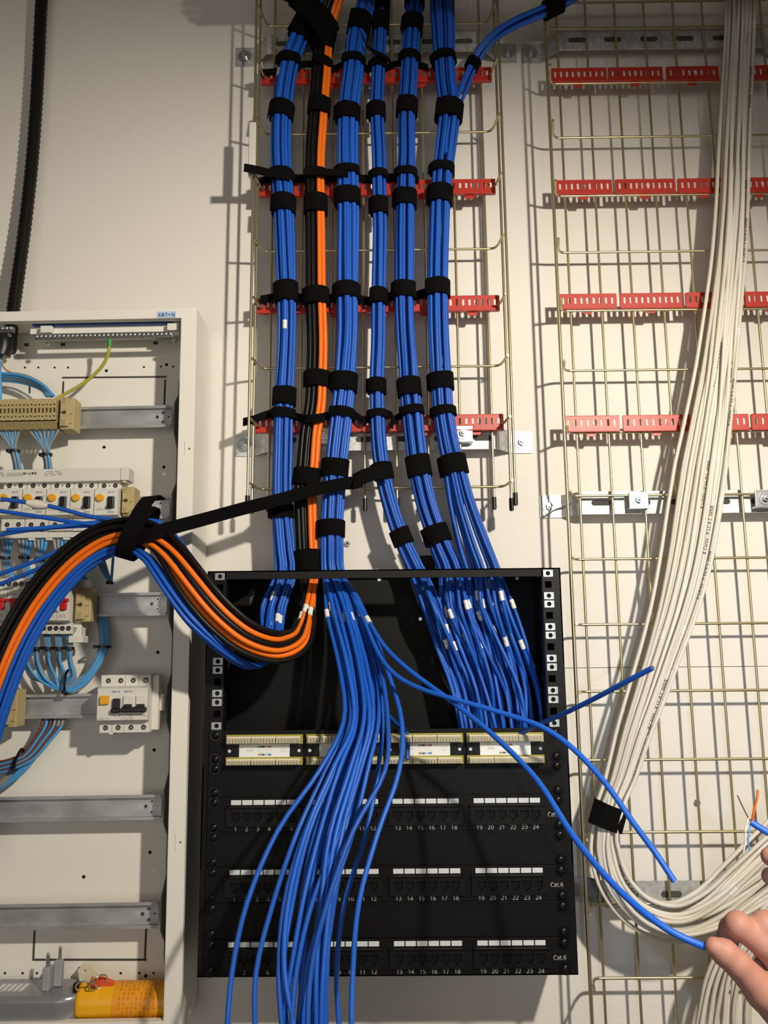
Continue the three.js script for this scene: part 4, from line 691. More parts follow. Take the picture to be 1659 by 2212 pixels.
{
  const y0 = at(60, 893, 0.10), t = cabThing('terminal_row', 'row of beige rail terminals at the upper left of the cabinet', 'terminal block', y0.x, y0.y, 0.0605);
  const pitch = 0.00582, w = 0.0054, h = 0.0455;
  const face = extr(rectPts(-w / 2, -h * 0.22, w / 2, h / 2), 0.006, [circ(0, h * 0.30, 0.00165), circ(0, -h * 0.1, 0.00165), rectPts(-w * 0.33, h * 0.02, w * 0.33, h * 0.19)]).translate(0, 0, 0.033);
  const ridges = [0, 1, 2, 3, 4].map(k => lim(-w / 2, w / 2, -h * (0.285 + 0.045 * k) - 0.0007, -h * (0.285 + 0.045 * k) + 0.0006, 0.020, 0.037 - 0.0008 * k));
  const body = merge([face, ...ridges, lim(-w / 2, w / 2, -h / 2, h / 2, 0, 0.031), lim(-w / 2, w / 2, h / 2 - 0.001, h / 2 + 0.004, 0.004, 0.028)]), inside = lim(-w / 2 + 0.0003, w / 2 - 0.0003, -h * 0.22, h * 0.48, 0.031, 0.0325);
  for (let k = 0; k < 23; k++) { const x = (119 - 60) * pxm(0.1) - 0.0005 - k * pitch; const b = part('terminal', body, M.beige, t, [x, (k % 2) * -0.0005, 0]); part('cavity', inside, M.beigeDark, b); }
  endStop(144, 892, 0.05, 'beige end stop at the right end of the beige terminal row', 0.02);
  endStop(179, 1306, 0.05, 'beige end stop right of the breakers with red toggles', 0.0215);
  endStop(16, 1531, 0.053, 'beige end stop at the left edge, left of the bare rail', 0.025);
  endStop(276, 1082, 0.044, 'beige end stop right of the breakers with yellow buttons', 0.017);
}
// ---------------------------------------------------------------- breakers
const smallPrint = canvasTex(256, 96, (x, w, h) => { x.fillStyle = '#8a8984'; for (let j = 0; j < 3; j++) for (let i = 0; i < 9; i++) if ((i * 7 + j * 5) % 4) x.fillRect(12 + i * 26, 14 + j * 28, 16, 9); });
const brand = (col, mirror) => canvasTex(200, 56, (x, w, h) => { if (mirror) { x.translate(w, h); x.rotate(Math.PI); } x.fillStyle = col; x.textAlign = 'center'; x.textBaseline = 'middle'; x.font = 'bold 46px sans-serif'; x.fillText('E', 26, 30); x.fillText('T', 97, 30); x.fillText('N', 168, 30); x.beginPath(); x.moveTo(42, 46); x.lineTo(56, 14); x.lineTo(66, 14); x.lineTo(78, 46); x.lineTo(66, 46); x.lineTo(60, 28); x.lineTo(54, 46); x.fill(); x.beginPath(); x.arc(128, 30, 8, 0, 7); x.fill(); });
const brandBlue = brand('#2a4ea6'), brandBlack = brand('#1c1c1c', true);
const decal = (tex, w, h, parent, x, y, z, name = 'print') => part(name, new THREE.PlaneGeometry(w, h), print(tex), parent, [x, y, z]);
// stepped body seen from the side: outline in (z, y), extruded across
const stepBody = (w, hT, hM, dT, dM) => extr([[0, -hT], [dT, -hT], [dT, -hM - 0.003], [dM, -hM], [dM, hM], [dT, hM + 0.003], [dT, hT], [0, hT]], w - 0.0004, [], 0).rotateY(-Math.PI / 2).translate((w - 0.0004) / 2, 0, 0);
const holeGeo = merge([new THREE.TorusGeometry(0.0031, 0.0004, 8, 20), cyl(0.003, 0.0004, 0, 0, -0.0001, 18)]);
function screws(t, xs, y, z) { for (const x of xs) { const a = part('terminal_screw', holeGeo, M.hole, t, [x, y, z + 0.0004]); part('screw_head', merge([cyl(0.0021, 0.0004, 0.0002, -0.0003, 0.0004, 12), ]), M.screwMetal, a); } }
function breakerYellow(px, k) {
  const p = at(px, 1084, 0.105), t = cabThing('circuit_breaker', ['breaker with yellow button and black toggle at the right end of its row', 'breaker with yellow button, second from the right in its row', 'breaker with yellow button, third from the right in its row', 'breaker with yellow button, fourth from the right in its row', 'breaker with yellow button cut by the left edge of the picture'][k], 'circuit breaker', p.x, p.y, 0.061, 'breakers with yellow buttons');
  const w = 0.0349;
  part('body', stepBody(w, 0.041, 0.0195, 0.030, 0.044), M.device, t);
  screws(t, [-0.0085, 0.0085], 0.0272, 0.030); screws(t, [-0.0085, 0.0085], -0.032, 0.030);
  const b = part('test_button', [cyl(0.0056, 0.004, -0.0083, 0.006, 0.046, 22), cyl(0.0049, 0.001, -0.0083, 0.006, 0.0484, 22, 0.0056)], M.yellowButton, t);
  part('toggle_slot', lim(0.002, 0.0135, -0.0105, 0.0085, 0.0435, 0.0442), M.deviceGrey, t);
  part('toggle', [rbox(0.0092, 0.014, 0.006, 0.0015, 0.0078, 0.0005, 0.0455), rbox(0.0096, 0.0055, 0.008, 0.0018, 0.0078, -0.0075, 0.047)], M.toggle, t);
  part('pilot_dot', [cyl(0.0011, 0.0006, 0, 0.0272, 0.0302, 10)], M.wireBrown, t);
  part('flag', lim(0.0032, 0.0124, -0.0166, -0.0138, 0.044, 0.0444), M.deviceGrey, t);
  decal(brandBlue, 0.0098, 0.0028, t, 0.0075, 0.0145, 0.0443); decal(smallPrint, 0.012, 0.005, t, -0.008, -0.011, 0.0443); decal(smallPrint, 0.008, 0.0022, t, -0.009, 0.0225, 0.0303);
}
[229, 177, 125.5, 73.5, 21.5].forEach(breakerYellow);
{
  const p = at(278, 1023, 0.102), t = cabThing('busbar_cover', 'pale strip with upside-down lettering along the top of the yellow-button breakers', 'busbar cover', p.x, p.y, 0.075);
  part('cover', [lim(-0.26, -0.0125, -0.010, 0.0095, 0, 0.026, 0.001), lim(-0.012, 0, -0.010, 0.0095, 0, 0.0275, 0.001), lim(-0.010, -0.004, -0.0125, -0.009, 0.004, 0.024)], M.device, t);
  decal(brandBlack, 0.023, 0.0058, t, -0.148 + 0.0, 0.003, 0.0263, 'upside_down_lettering'); decal(smallPrint, 0.03, 0.009, t, -0.112, 0.0025, 0.0263); decal(smallPrint, 0.03, 0.009, t, -0.198, 0.0025, 0.0263);
  const bars = []; let x = -0.183; for (let k = 0; k < 22; k++) { const w = 0.0004 + 0.0006 * rnd(); bars.push(lim(x, x + w, -0.001, 0.005, 0.026, 0.0262)); x += w + 0.0005; } part('barcode', bars, M.deviceGrey, t);
}
// second tier just below the yellow-button breakers, mostly hidden by the cables
for (let k = 0; k < 7; k++) {
  const p = at(136.5 - k * 27, 1308, 0.104), t = cabThing('circuit_breaker', ['breaker with red toggle, rightmost of its row', 'breaker with red toggle, second from the right in its row', 'breaker with red toggle behind the orange cables', 'breaker with red toggle behind the black cables, left of the orange', 'breaker with red toggle behind the black cables near the left edge', 'breaker with red toggle whose top shows above the black cables', 'breaker with red toggle cut by the left edge of the picture'][k], 'circuit breaker', p.x, p.y, 0.061, 'breakers with red toggles');
  const w = 0.0179;
  part('body', stepBody(w, 0.0405, 0.0215, 0.030, 0.043), M.device, t);
  screws(t, [-0.0045, 0.0045], 0.0325, 0.030); screws(t, [-0.0045, 0.0045], -0.0325, 0.030);
  const up = k !== 1;
  part('toggle', [rbox(0.0085, 0.013, 0.006, 0.0012, 0.002, 0, 0.0455), rbox(0.0168, 0.005, 0.009, 0.0016, 0.0002, up ? 0.0075 : -0.0075, 0.047)], M.redToggle, t);
  part('toggle_guard', [lim(-0.0088, -0.0035, -0.009, 0.006, 0.043, 0.0455, 0.001)], M.device, t);
  decal(brandBlue, 0.0085, 0.0026, t, 0.0005, 0.0158, 0.0433); decal(smallPrint, 0.012, 0.006, t, 0, -0.0145, 0.0433); decal(smallPrint, 0.007, 0.003, t, 0, 0.026, 0.0303);
}
{
  const p = at(166, 1258, 0.09), t = cabThing('auxiliary_contact', 'pale side block with a grey grille right of the red-toggle breakers', 'breaker accessory', p.x, p.y, 0.061);
  part('body', [lim(-0.011, 0.012, -0.012, 0.0045, 0, 0.028, 0.001), lim(-0.011, 0.010, -0.088, -0.078, 0, 0.024, 0.001), lim(-0.011, 0.006, -0.08, -0.01, 0, 0.02, 0.001)], M.device, t);
  part('grille', [...Array(6)].map((_, k) => lim(-0.004 + k * 0.0019, -0.0028 + k * 0.0019, -0.009, 0.001, 0.028, 0.0284)), M.deviceGrey, t);
}
{
  const p = at(264, 1521, 0.105), t = cabThing('circuit_breaker', 'large white four-pole breaker with yellow button at the end of the bare rail', 'circuit breaker', p.x, p.y, 0.061);
  const w = 0.072;
  part('body', [stepBody(w, 0.0405, 0.0222, 0.030, 0.0435), lim(w / 2 - 0.0005, w / 2 + 0.009, -0.0385, 0.0395, 0, 0.020, 0.001), lim(w / 2 - 0.0005, w / 2 + 0.014, -0.012, 0.012, 0, 0.012, 0.001), lim(-0.0225, -0.0165, -0.0435, -0.040, 0.006, 0.030, 0.001)], M.device, t);
  screws(t, [-0.0255, -0.0075, 0.0105, 0.0285], 0.0325, 0.030); screws(t, [-0.027, -0.009, 0.0095, 0.0275], -0.0335, 0.030);
  part('test_button', rbox(0.0125, 0.012, 0.006, 0.001, -0.0248, 0.0062, 0.0455), M.yellowButton, t);
  part('toggle', [rbox(0.0105, 0.015, 0.006, 0.0015, -0.0078, 0.0005, 0.0455), rbox(0.012, 0.007, 0.009, 0.002, -0.0078, -0.0085, 0.0475)], M.toggle, t);
  part('toggle_housing', [rbox(0.0155, 0.02, 0.004, 0.001, 0.0095, 0.0015, 0.0445), rbox(0.0155, 0.02, 0.004, 0.001, 0.0275, 0.0015, 0.0445)], M.device, t);
  part('toggle', [rbox(0.0345, 0.0075, 0.011, 0.002, 0.0185, -0.0075, 0.049), rbox(0.011, 0.006, 0.008, 0.001, 0.0095, -0.003, 0.047), rbox(0.011, 0.006, 0.008, 0.001, 0.0275, -0.003, 0.047)], M.toggle, t);
  part('seam', [lim(-0.001, -0.0004, -0.04, -0.0235, 0.03, 0.0304), lim(-0.001, -0.0004, 0.0235, 0.04, 0.03, 0.0304), lim(0.0182, 0.0188, 0.0235, 0.04, 0.03, 0.0304), lim(-0.0182, -0.0176, -0.04, -0.0235, 0.03, 0.0304)], M.deviceGrey, t);
  part('flag', [lim(-0.013, -0.003, -0.0168, -0.0148, 0.0435, 0.0439), lim(0.010, 0.0155, -0.0168, -0.0148, 0.0435, 0.0439), lim(0.028, 0.034, -0.0168, -0.0148, 0.0435, 0.0439)], M.deviceGrey, t);
  decal(brandBlue, 0.0125, 0.0034, t, -0.009, 0.0178, 0.0438); decal(brandBlue, 0.0125, 0.0034, t, 0.0085, 0.0178, 0.0438); decal(smallPrint, 0.02, 0.004, t, -0.026, -0.02, 0.0438); decal(smallPrint, 0.02, 0.004, t, 0.008, -0.02, 0.0438);
}
// lower neutral block tier behind the fan of blue cables
{
  const p = at(100, 1146, 0.093), t = cabThing('terminal_strip', 'pale strip with screw holes just below the yellow-button breakers', 'terminal block', p.x, p.y, 0.0605);
  part('body', [lim(-0.11, 0.072, -0.010, 0.0105, 0, 0.026, 0.001), ...[0, 1, 2, 3].map(k => lim(-0.03 + k * 0.026, -0.02 + k * 0.026, -0.0135, -0.0095, 0.01, 0.025, 0.001))], M.device, t);
  screws(t, [-0.063, -0.045, -0.027, -0.009, 0.009, 0.027, 0.045, 0.062], 0.0025, 0.026);
}
// ---------------------------------------------------------------- earth bar at the top
{
  const a = at(75, 729, 0.088), b = at(374, 727, 0.088), L = b.x - a.x, t = cabThing('earth_bar', 'long nickel earth bar with a row of screws under the cabinet top', 'terminal bar', a.x, a.y, 0.082);
  part('bar', lim(0, L, -0.0045, 0.0045, 0, 0.0065, 0.0008), M.screwMetal, t);
  const head = merge([cyl(0.0031, 0.003, 0, 0, 0.0015, 14), new THREE.SphereGeometry(0.0031, 12, 5, 0, 6.2832, 0, 1.57).rotateX(Math.PI / 2).scale(1, 1, 0.5).translate(0, 0, 0.003)]);
  for (let k = 0; k < 31; k++) part('screw', head, M.bolt, t, [0.004 + k * (L - 0.008) / 30, 0.0008, 0.0065]);
  for (const x of [0.013, L - 0.005]) { part('holder', [lim(x - 0.0045, x + 0.0135, 0.007, 0.0185, -0.004, 0.008, 0.001), lim(x - 0.003, x + 0.012, 0.003, 0.008, -0.006, -0.0005)], M.busClip, t); part('fixing_screw', cyl(0.003, 0.003, x + 0.006, -0.0085, 0.003, 12), M.bolt, t); }
  part('carrier', [lim(-0.012, L + 0.012, 0.0215, 0.0226, -0.03, -0.004), lim(-0.012, L + 0.012, 0.010, 0.0215, -0.0055, -0.0043)], M.cabinet, t);
  part('blue_cover', lim(-0.006, L - 0.002, 0.0205, 0.0246, -0.004, 0.004, 0.001), M.busBlue, t);
  const a2 = at(-80, 713, 0.088), t2 = cabThing('earth_bar', 'short nickel terminal bar cut off by the left edge, above the black cable gland', 'terminal bar', a2.x, a2.y, 0.082), L2 = at(30, 713, 0.088).x - a2.x;
  part('bar', lim(0, L2, -0.005, 0.005, 0, 0.006, 0.0008), M.screwMetal, t2);
  for (let k = 0; k < 12; k++) part('screw', head, M.bolt, t2, [0.004 + k * (L2 - 0.008) / 11, 0.0008, 0.0065]);
  part('fixing_screw', cyl(0.0035, 0.003, L2 - 0.009, -0.009, 0.003, 12), M.bolt, t2);
}
// ---------------------------------------------------------------- wiring of the cabinet
function wire(m, pts, label, group, r = 0.0021, o = {}) { const P = pts.map(q => at(q[0], q[1], q[2])); return solo('wire', tube(P, r, { per: o.per || 6, radial: 7 }), M[m], label, 'wire', group); }
function zipTie(px, py, z, rx, rz, label, dir = [1, 0]) {
  const c = at(px, py, z), ax = new V3(dir[1], -dir[0], 0).normalize().multiplyScalar(-1), sd = new V3(dir[0], dir[1], 0).normalize(), P = [], W = [];
  for (let i = 0; i < 20; i++) { const a = i / 20 * Math.PI * 2, p = c.clone().addScaledVector(sd, Math.cos(a) * rx); p.z += Math.sin(a) * rz; P.push(p); W.push(ax); }
  const t = thing('cable_tie', label, 'cable tie'); part('band', ribbon(P, W, 0.0036, 0.0012, true), M.cap, t);
  part('head', rbox(0.0055, 0.005, 0.005, 0.001, c.x - sd.x * rx * 0.7, c.y - sd.y * rx * 0.7, c.z + rz * 0.8), M.cap, t);
}
{
  const t = thing('wire', 'yellow-green earth wire curving from the earth bar to the beige terminals', 'wire');
  part('insulation', tube([[237, 742, .088], [234, 762, .085], [224, 786, .08], [205, 808, .078], [180, 828, .078], [150, 846, .08], [128, 858, .082], [116, 866, .084]].map(q => at(...q)), 0.0026, { per: 6, radial: 9 }), M.earth, t);
  part('ferrule', tube([at(237, 733, .088), at(237, 748, .0875)], 0.0034, { soft: false, radial: 10 }), M.green, t);
}
for (let k = 0; k < 4; k++) wire(k === 2 ? 'wireGrey' : 'wireBlue', [[-60, 812 + k * 5, .06], [0, 807 + k * 5, .068 - k * .004], [50, 812 + k * 5, .072 - k * .004], [90, 830 + k * 4, .074 - k * .003], [116 - k * 5, 856, .076]], k === 2 ? 'grey wire among the blue ones arching above the beige terminals' : 'blue wire arching into the top of the beige terminals', k === 2 ? null : 'blue wires above the beige terminals', 0.0026);
wire('tan', [[4, 752, .07], [6, 790, .07], [20, 803, .068], [60, 812, .066], [100, 836, .066], [112, 858, .07]], 'thin tan wire dropping from the black gland and arching above the blue wires', null, 0.0016);
wire('wireBlue', [[-2, 750, .075], [-1, 800, .07], [0, 850, .07], [-4, 900, .06]], 'blue wire dropping from the black gland at the left edge', null, 0.003);
{
  const P = [at(4, 728, .08), at(8, 740, .08), at(6, 755, .08), at(2, 766, .08)];
  const t = thing('cable_gland', 'black ribbed cable gland at the left edge under the short terminal bar', 'cable gland');
  part('sleeve', tube(P, q => 0.0135 + 0.0012 * Math.sin(q * 60), { per: 10, radial: 16 }), M.cap, t);
}
// bunches under the terminal row
[[0, -8, 30, 975, 40], [1, 58, 100, 983, 105]].forEach(([g, x0, tx, ty, bx]) => {
  for (let k = 0; k < 7; k++) { const x = x0 + k * (g ? 12 : 8.5), c = (k % 2) ? 'wireBlue' : 'wireGrey'; wire(c, [[x, 920, .085], [x + (tx - x) * 0.25, 936, .084], [x + (tx - x) * 0.8, 965, .08], [tx + (k - 3) * 2.2, ty, .078 + (k % 3) * .003], [tx + (bx - tx) * 0.6 + (k - 3) * 2, 1000, .075 + (k % 3) * .003], [bx + (k - 3) * 3, 1035, .07], [bx + (k - 3) * 4, 1070, .064]], `${c === 'wireBlue' ? 'light blue' : 'grey'} wire in the ${g ? 'right' : 'left'} bunch below the beige terminals`, `${c === 'wireBlue' ? 'light blue' : 'grey'} wires of the ${g ? 'right' : 'left'} bunch below the terminals`); }
  zipTie(tx, ty, .081, 0.0085, 0.0075, `black cable tie on the ${g ? 'right' : 'left'} wire bunch below the beige terminals`, [1, g ? 0.12 : 0.1]);
});
// bunches under the yellow-button breakers
[[10, 1205], [52, 1205], [85, 1210], [128, 1205], [165, 1205]].forEach(([x, ty], g) => {
  for (let k = 0; k < 4; k++) { const c = k < 2 ? 'wireGrey' : 'wireBlue'; wire(c, [[x - 12 + k * 9, 1150, .08], [x - 10 + k * 8, 1175, .079], [x - 4 + k * 3.6, ty, .076], [x + k * 4, 1235, .07], [x + 14 + k * 5, 1262, .062]], `${k < 2 ? 'grey' : 'light blue'} wire under the yellow-button breakers, behind the big cable loop`, `${k < 2 ? 'grey' : 'light blue'} wires behind the big cable loop`, 0.0024); }
  zipTie(x + 2, ty, .077, 0.0065, 0.006, ['black cable tie on the leftmost wire bunch under the yellow-button breakers', 'black cable tie on the second wire bunch under the yellow-button breakers', 'black cable tie on the third wire bunch under the yellow-button breakers', 'black cable tie on the fourth wire bunch under the yellow-button breakers', 'black cable tie on the wire bunch hidden by the cable loop'][g]);
});
for (let k = 0; k < 3; k++) wire(k === 1 ? 'wireGrey' : 'wireBlue', [[190 + k * 8, 1160, .06], [205 + k * 8, 1200, .055], [222 + k * 5, 1235, .05], [238, 1258, .045]], k === 1 ? 'grey wire hanging in a narrow loop below the big black strap' : 'blue wire hanging in a narrow loop below the big black strap', k === 1 ? null : 'blue wires below the big strap', 0.0022);
wire('wireBlue', [[246, 1175, .055], [244, 1210, .05], [240, 1258, .045]], 'blue wire dropping straight to the narrow loop below the big strap', null, 0.0022);
zipTie(239, 1259, .047, 0.004, 0.004, 'black cable tie at the tip of the narrow wire loop below the big strap');
// bunches under the red-toggle breakers, swept round and up to the right
for (let g = 0; g < 5; g++) {
  const x = 50 + g * 24;
  for (let k = 0; k < 4; k++) {
    const kb = (k + g + (g > 2 ? 1 : 0)) % 2, c = kb ? 'wireBlue' : 'wireGrey', o = k * 4 - 6, dz = (kb ? .0015 : 0) + (k > 1 ? .003 : 0);
    wire(c, [[x - 6 + k * 8, 1355, .082], [x - 1 + k * 3, 1378, .080], [x + k * 3.2, 1395, .076], [x + 5 + o * 0.4, 1425, .07 + dz], [x + 22 - g * 3 + o, 1462, .064 + dz], [118 + g * 4 + o * 0.8, 1481 + (k - 1.5) * 5, .062 + dz], [150 + g * 2, 1484 + (g - 2) * 2 + (k - 1.5) * 5, .062 + dz], [184, 1468 + (g - 2) * 4 + o * 0.5, .06 + dz], [208 + (g - 2) * 3 + o * 0.4, 1435, .058 + dz], [221 + (g - 2) * 3 + k * 2.4, 1396, .055 + dz], [220 + (g - 2) * 3.4 + k * 2.6, 1350, .042 + dz * .5], [212 + (g - 2) * 3.4 + k * 2, 1318, .034 + dz * .4], [208 + (g - 2) * 3.4 + k * 2, 1286, .030 + dz * .4]], `${kb ? 'light blue' : 'grey'} wire swept round below the red-toggle breakers and up to the right`, `${kb ? 'light blue' : 'grey'} wires swept round below the red-toggle breakers`, 0.0021, { per: 4 });
  }
  zipTie(x + 5, 1400, .079, 0.006, 0.006, ['black cable tie below the red-toggle breakers, nearest the orange cables', 'black cable tie below the red-toggle breakers, second from the left', 'black cable tie below the red-toggle breakers, middle of five', 'black cable tie below the red-toggle breakers, fourth from the left', 'black cable tie below the red-toggle breakers, rightmost of five'][g]);
}
zipTie(222, 1397, .061, 0.0125, 0.009, 'black cable tie round the upright wire bunch left of the empty rail space', [1, -0.02]);
zipTie(145, 1474, .07, 0.0185, 0.010, 'long black cable tie round the bottom of the swept wires', [0.06, 1]);
// brown, blue and grey wires below the bare rail
for (let k = 0; k < 12; k++) {
  const c = k > 8 ? 'wireGrey' : k % 2 ? 'wireBlue' : 'wireBrown', o = (k % 6) * 9, dz = k > 5 ? -.006 : 0;
  wire(c, [[94 + o, 1545, .05], [90 + o * 0.95, 1568, .052], [72 + o * 0.8, 1600, .055 + dz], [50 + o * 0.55, 1630 + o * 0.16, .058 + dz], [30 + o * 0.24, 1648 + (k % 6) * 3.5 - 10, .06 + dz], [0, 1652 + (k % 6) * 4.5 + (k > 8 ? 24 : -6), .06 + dz], [-50, 1650 + (k % 6) * 4 + (k > 8 ? 46 : -4), .06]], c === 'wireBrown' ? 'brown wire in the bunch sweeping left below the bare rail' : c === 'wireBlue' ? 'light blue wire in the bunch sweeping left below the bare rail' : 'grey wire at the underside of the bunch below the bare rail', c === 'wireBrown' ? 'brown wires below the bare rail' : c === 'wireBlue' ? 'light blue wires below the bare rail' : 'grey wires below the bare rail', 0.0024);
}
for (let k = 0; k < 4; k++) wire('wireBlue', [[110 + k * 6, 1550, .044], [92 + k * 5, 1590, .046], [64 + k * 4, 1636, .05], [38 + k * 4, 1668, .052], [10 + k * 3, 1692, .052], [-30, 1708 + k * 4, .052]], 'blue wire of the lower bunch that drops towards the left edge', 'blue wires of the lower bunch at the left edge', 0.0024);
zipTie(40, 1641, .062, 0.0165, 0.010, 'black cable tie round the brown and blue wires below the bare rail', [0.3, 1]);

// ---------------------------------------------------------------- black conduit, wall screws
{
  const P = smooth([[98, -80, .03], [90, 0, .028], [84, 120, .026], [78, 230, .026], [69, 350, .028], [56, 470, .032], [40, 590, .04], [26, 690, .05], [20, 760, .06]].map(q => at(...q)), 40);
  solo('conduit', tube(P, q => 0.0102 + 0.0008 * Math.sin(q * 1500), { soft: false, radial: 16 }), M.black, 'black ribbed conduit running down the wall into the top of the cabinet', 'conduit');
}
for (const [x, y, l] of [[751, 1175, 'small wall screw right of the wide blue bundle, just above the rack'], [1505, 1733, 'small wall screw behind the wires of the right tray']]) { const p = at(x, y, 0), t = thing('wall_screw', l, 'screw', [p.x, p.y, 0]); part('head', cyl(0.0048, 0.003, 0, 0, 0.0015, 18), M.bolt, t); part('recess', cyl(0.0017, 0.0006, 0, 0, 0.0031, 6), M.hole, t); }
// white plastic edge cover on the side rail of the middle tray
{
  const a = at(548, 266, ZR), b = at(548, 382, ZR), y0 = b.y, y1 = a.y;
  solo('edge_cover', [lim(-0.212, -0.2005, y0, y1, ZR - 0.006, ZR + 0.004, 0.002)], M.device, 'white plastic clip on the left rail of the middle tray, above the second comb row', 'edge cover');
}
// ---------------------------------------------------------------- things lying in the foot of the cabinet
{
  const floorY = 0.8547, t = thing('power_adapter', 'silver power adapter with its two-pin plug pointing up, at the lower left', 'power adapter', [at(60, 2170, 0.07).x, floorY, 0.062]);
  const sh = new THREE.Shape(), W = 0.078, Dp = 0.034; sh.absarc(W - 0.03, 0, 0.03, -Math.PI / 2, Math.PI / 2); sh.lineTo(-W, 0.03); sh.lineTo(-W, -0.03); sh.closePath();
  part('case', new THREE.ExtrudeGeometry(sh, { depth: 0.022, bevelEnabled: true, bevelSize: 0.006, bevelThickness: 0.009, bevelSegments: 6, curveSegments: 16 }).rotateX(-Math.PI / 2).translate(0, 0.0095, 0), M.silver, t);
  part('rating_label', box(0.044, 0.0005, 0.03, -0.026, 0.0408, 0), S({ map: canvasTex(160, 110, (x, w, h) => { x.fillStyle = '#e9e9e8'; for (let k = 0; k < 5; k++) x.fillRect(14 + k * 29, 10, 18, h - 20); }, '#a5a6a8'), roughness: 0.5 }), t);
  part('plug', [rbox(0.0105, 0.03, 0.017, 0.002, 0.025, 0.055, 0.006), rbox(0.0115, 0.034, 0.011, 0.002, 0.036, 0.058, -0.004)], M.plug, t);
  for (const [x, y, z] of [[0.0245, 0.08, 0.008], [0.036, 0.084, -0.006]]) part('pin', [tube([new V3(x, y - 0.014, z), new V3(x, y + 0.006, z)], 0.0024, { soft: false, radial: 10 }), new THREE.SphereGeometry(0.0024, 10, 8).translate(x, y + 0.006, z)], M.bolt, t);
}
{
  const floorY = 0.8547, R = 0.0245, t = thing('yellow_tube', 'yellow plastic tube with an orange label lying on its side in the cabinet foot', 'tube', [at(262, 2175, 0.07).x, floorY + R, 0.066]);
  t.rotation.set(0, 0.06, -0.03);
  const prof = [[0, -0.06], [R * 0.8, -0.06], [R * 0.97, -0.0575], [R, -0.053], [R, -0.03], [R * 0.985, -0.0295], [R * 0.985, -0.0288], [R, -0.0283], [R, 0.062], [R * 0.95, 0.066], [0, 0.066]].map(p => new THREE.Vector2(p[0], p[1]));
  part('body', new THREE.LatheGeometry(prof, 36).rotateZ(-Math.PI / 2), S({ color: 0xf0ad12, roughness: 0.35 }), t);
  const tex = canvasTex(512, 256, (x, w, h) => { x.fillStyle = '#c9781a'; x.font = '22px sans-serif'; for (let k = 0; k < 9; k++) for (let j = 0; j < 12; j++) if ((k * 5 + j * 3) % 4) x.fillRect(30 + j * 38, 20 + k * 24, 26, 9); x.fillStyle = '#b9481c'; x.beginPath(); x.arc(16, 120, 12, 0, 7); x.fill(); }, '#e8981a');
  part('label', new THREE.CylinderGeometry(R + 0.0003, R + 0.0003, 0.062, 36, 1, true, -1.9, 3.2).rotateZ(-Math.PI / 2).translate(0.022, 0, 0), S({ map: tex, roughness: 0.4, side: THREE.DoubleSide }), t);
}
{
  const b = at(205, 2135, 0.05), t = thing('key_ring', 'bunch of keys on steel rings with an orange strap, lying on the yellow tube', 'keys', [b.x, b.y, 0.055]);
  const to = (px, py, z) => { const p = at(px, py, z); return new V3(p.x - b.x, p.y - b.y, z - 0.055); };
  const ringG = (px, py, z, rx, ry, rot) => { const c = to(px, py, z), P = []; for (let i = 0; i < 30; i++) { const a = i / 30 * 6.2832; P.push(new V3(Math.cos(a) * rx, Math.sin(a) * ry, Math.sin(a) * 0.01).applyAxisAngle(new V3(0, 0, 1), rot).add(c)); } return tube(P, 0.0011, { closed: true, per: 2, radial: 6 }); };
  part('steel_ring', ringG(186, 2132, .09, 0.0135, 0.0105, 0.2), M.bolt, t); part('steel_ring', ringG(212, 2122, .088, 0.012, 0.0075, 0.9), M.bolt, t);
  const K = smooth([[196, 2118, .085], [214, 2128, .08], [236, 2138, .072], [262, 2150, .06]].map(q => to(...q)), 5);
  part('orange_strap', [ribbon(K, K.map(() => new V3(0.3, 1, 0.2)), 0.011, 0.003), rbox(0.024, 0.014, 0.006, 0.004).rotateZ(-0.3).translate(...to(228, 2124, .075).toArray())], S({ color: 0xd6552a, roughness: 0.7 }), t);
  part('black_strap', ribbon(smooth([[190, 2140, .082], [215, 2145, .08], [245, 2150, .072], [272, 2156, .06]].map(q => to(...q)), 5), Array.from({ length: 16 }, () => new V3(0.3, 1, 0.1)), 0.008, 0.003), M.cap, t);
  part('key', [extr([[0, -0.004], [0.03, -0.0035], [0.032, 0], [0.03, 0.003], [0, 0.004]], 0.002).rotateZ(-0.45).translate(...to(250, 2140, .055).toArray())], M.bolt, t);
  part('clip', [rbox(0.009, 0.018, 0.012, 0.003).translate(...to(166, 2136, .075).toArray())], M.cap, t);
  part('clear_tag', extr([[-0.014, -0.012], [0.012, -0.016], [0.016, -0.006], [0.002, 0.010], [-0.010, 0.012], [-0.017, 0.004]], 0.002, [circ(-0.008, 0.003, 0.003)], 0.001).translate(...to(196, 2100, .04).toArray()), S({ color: 0xd8d0b6, roughness: 0.3 }), t);
}

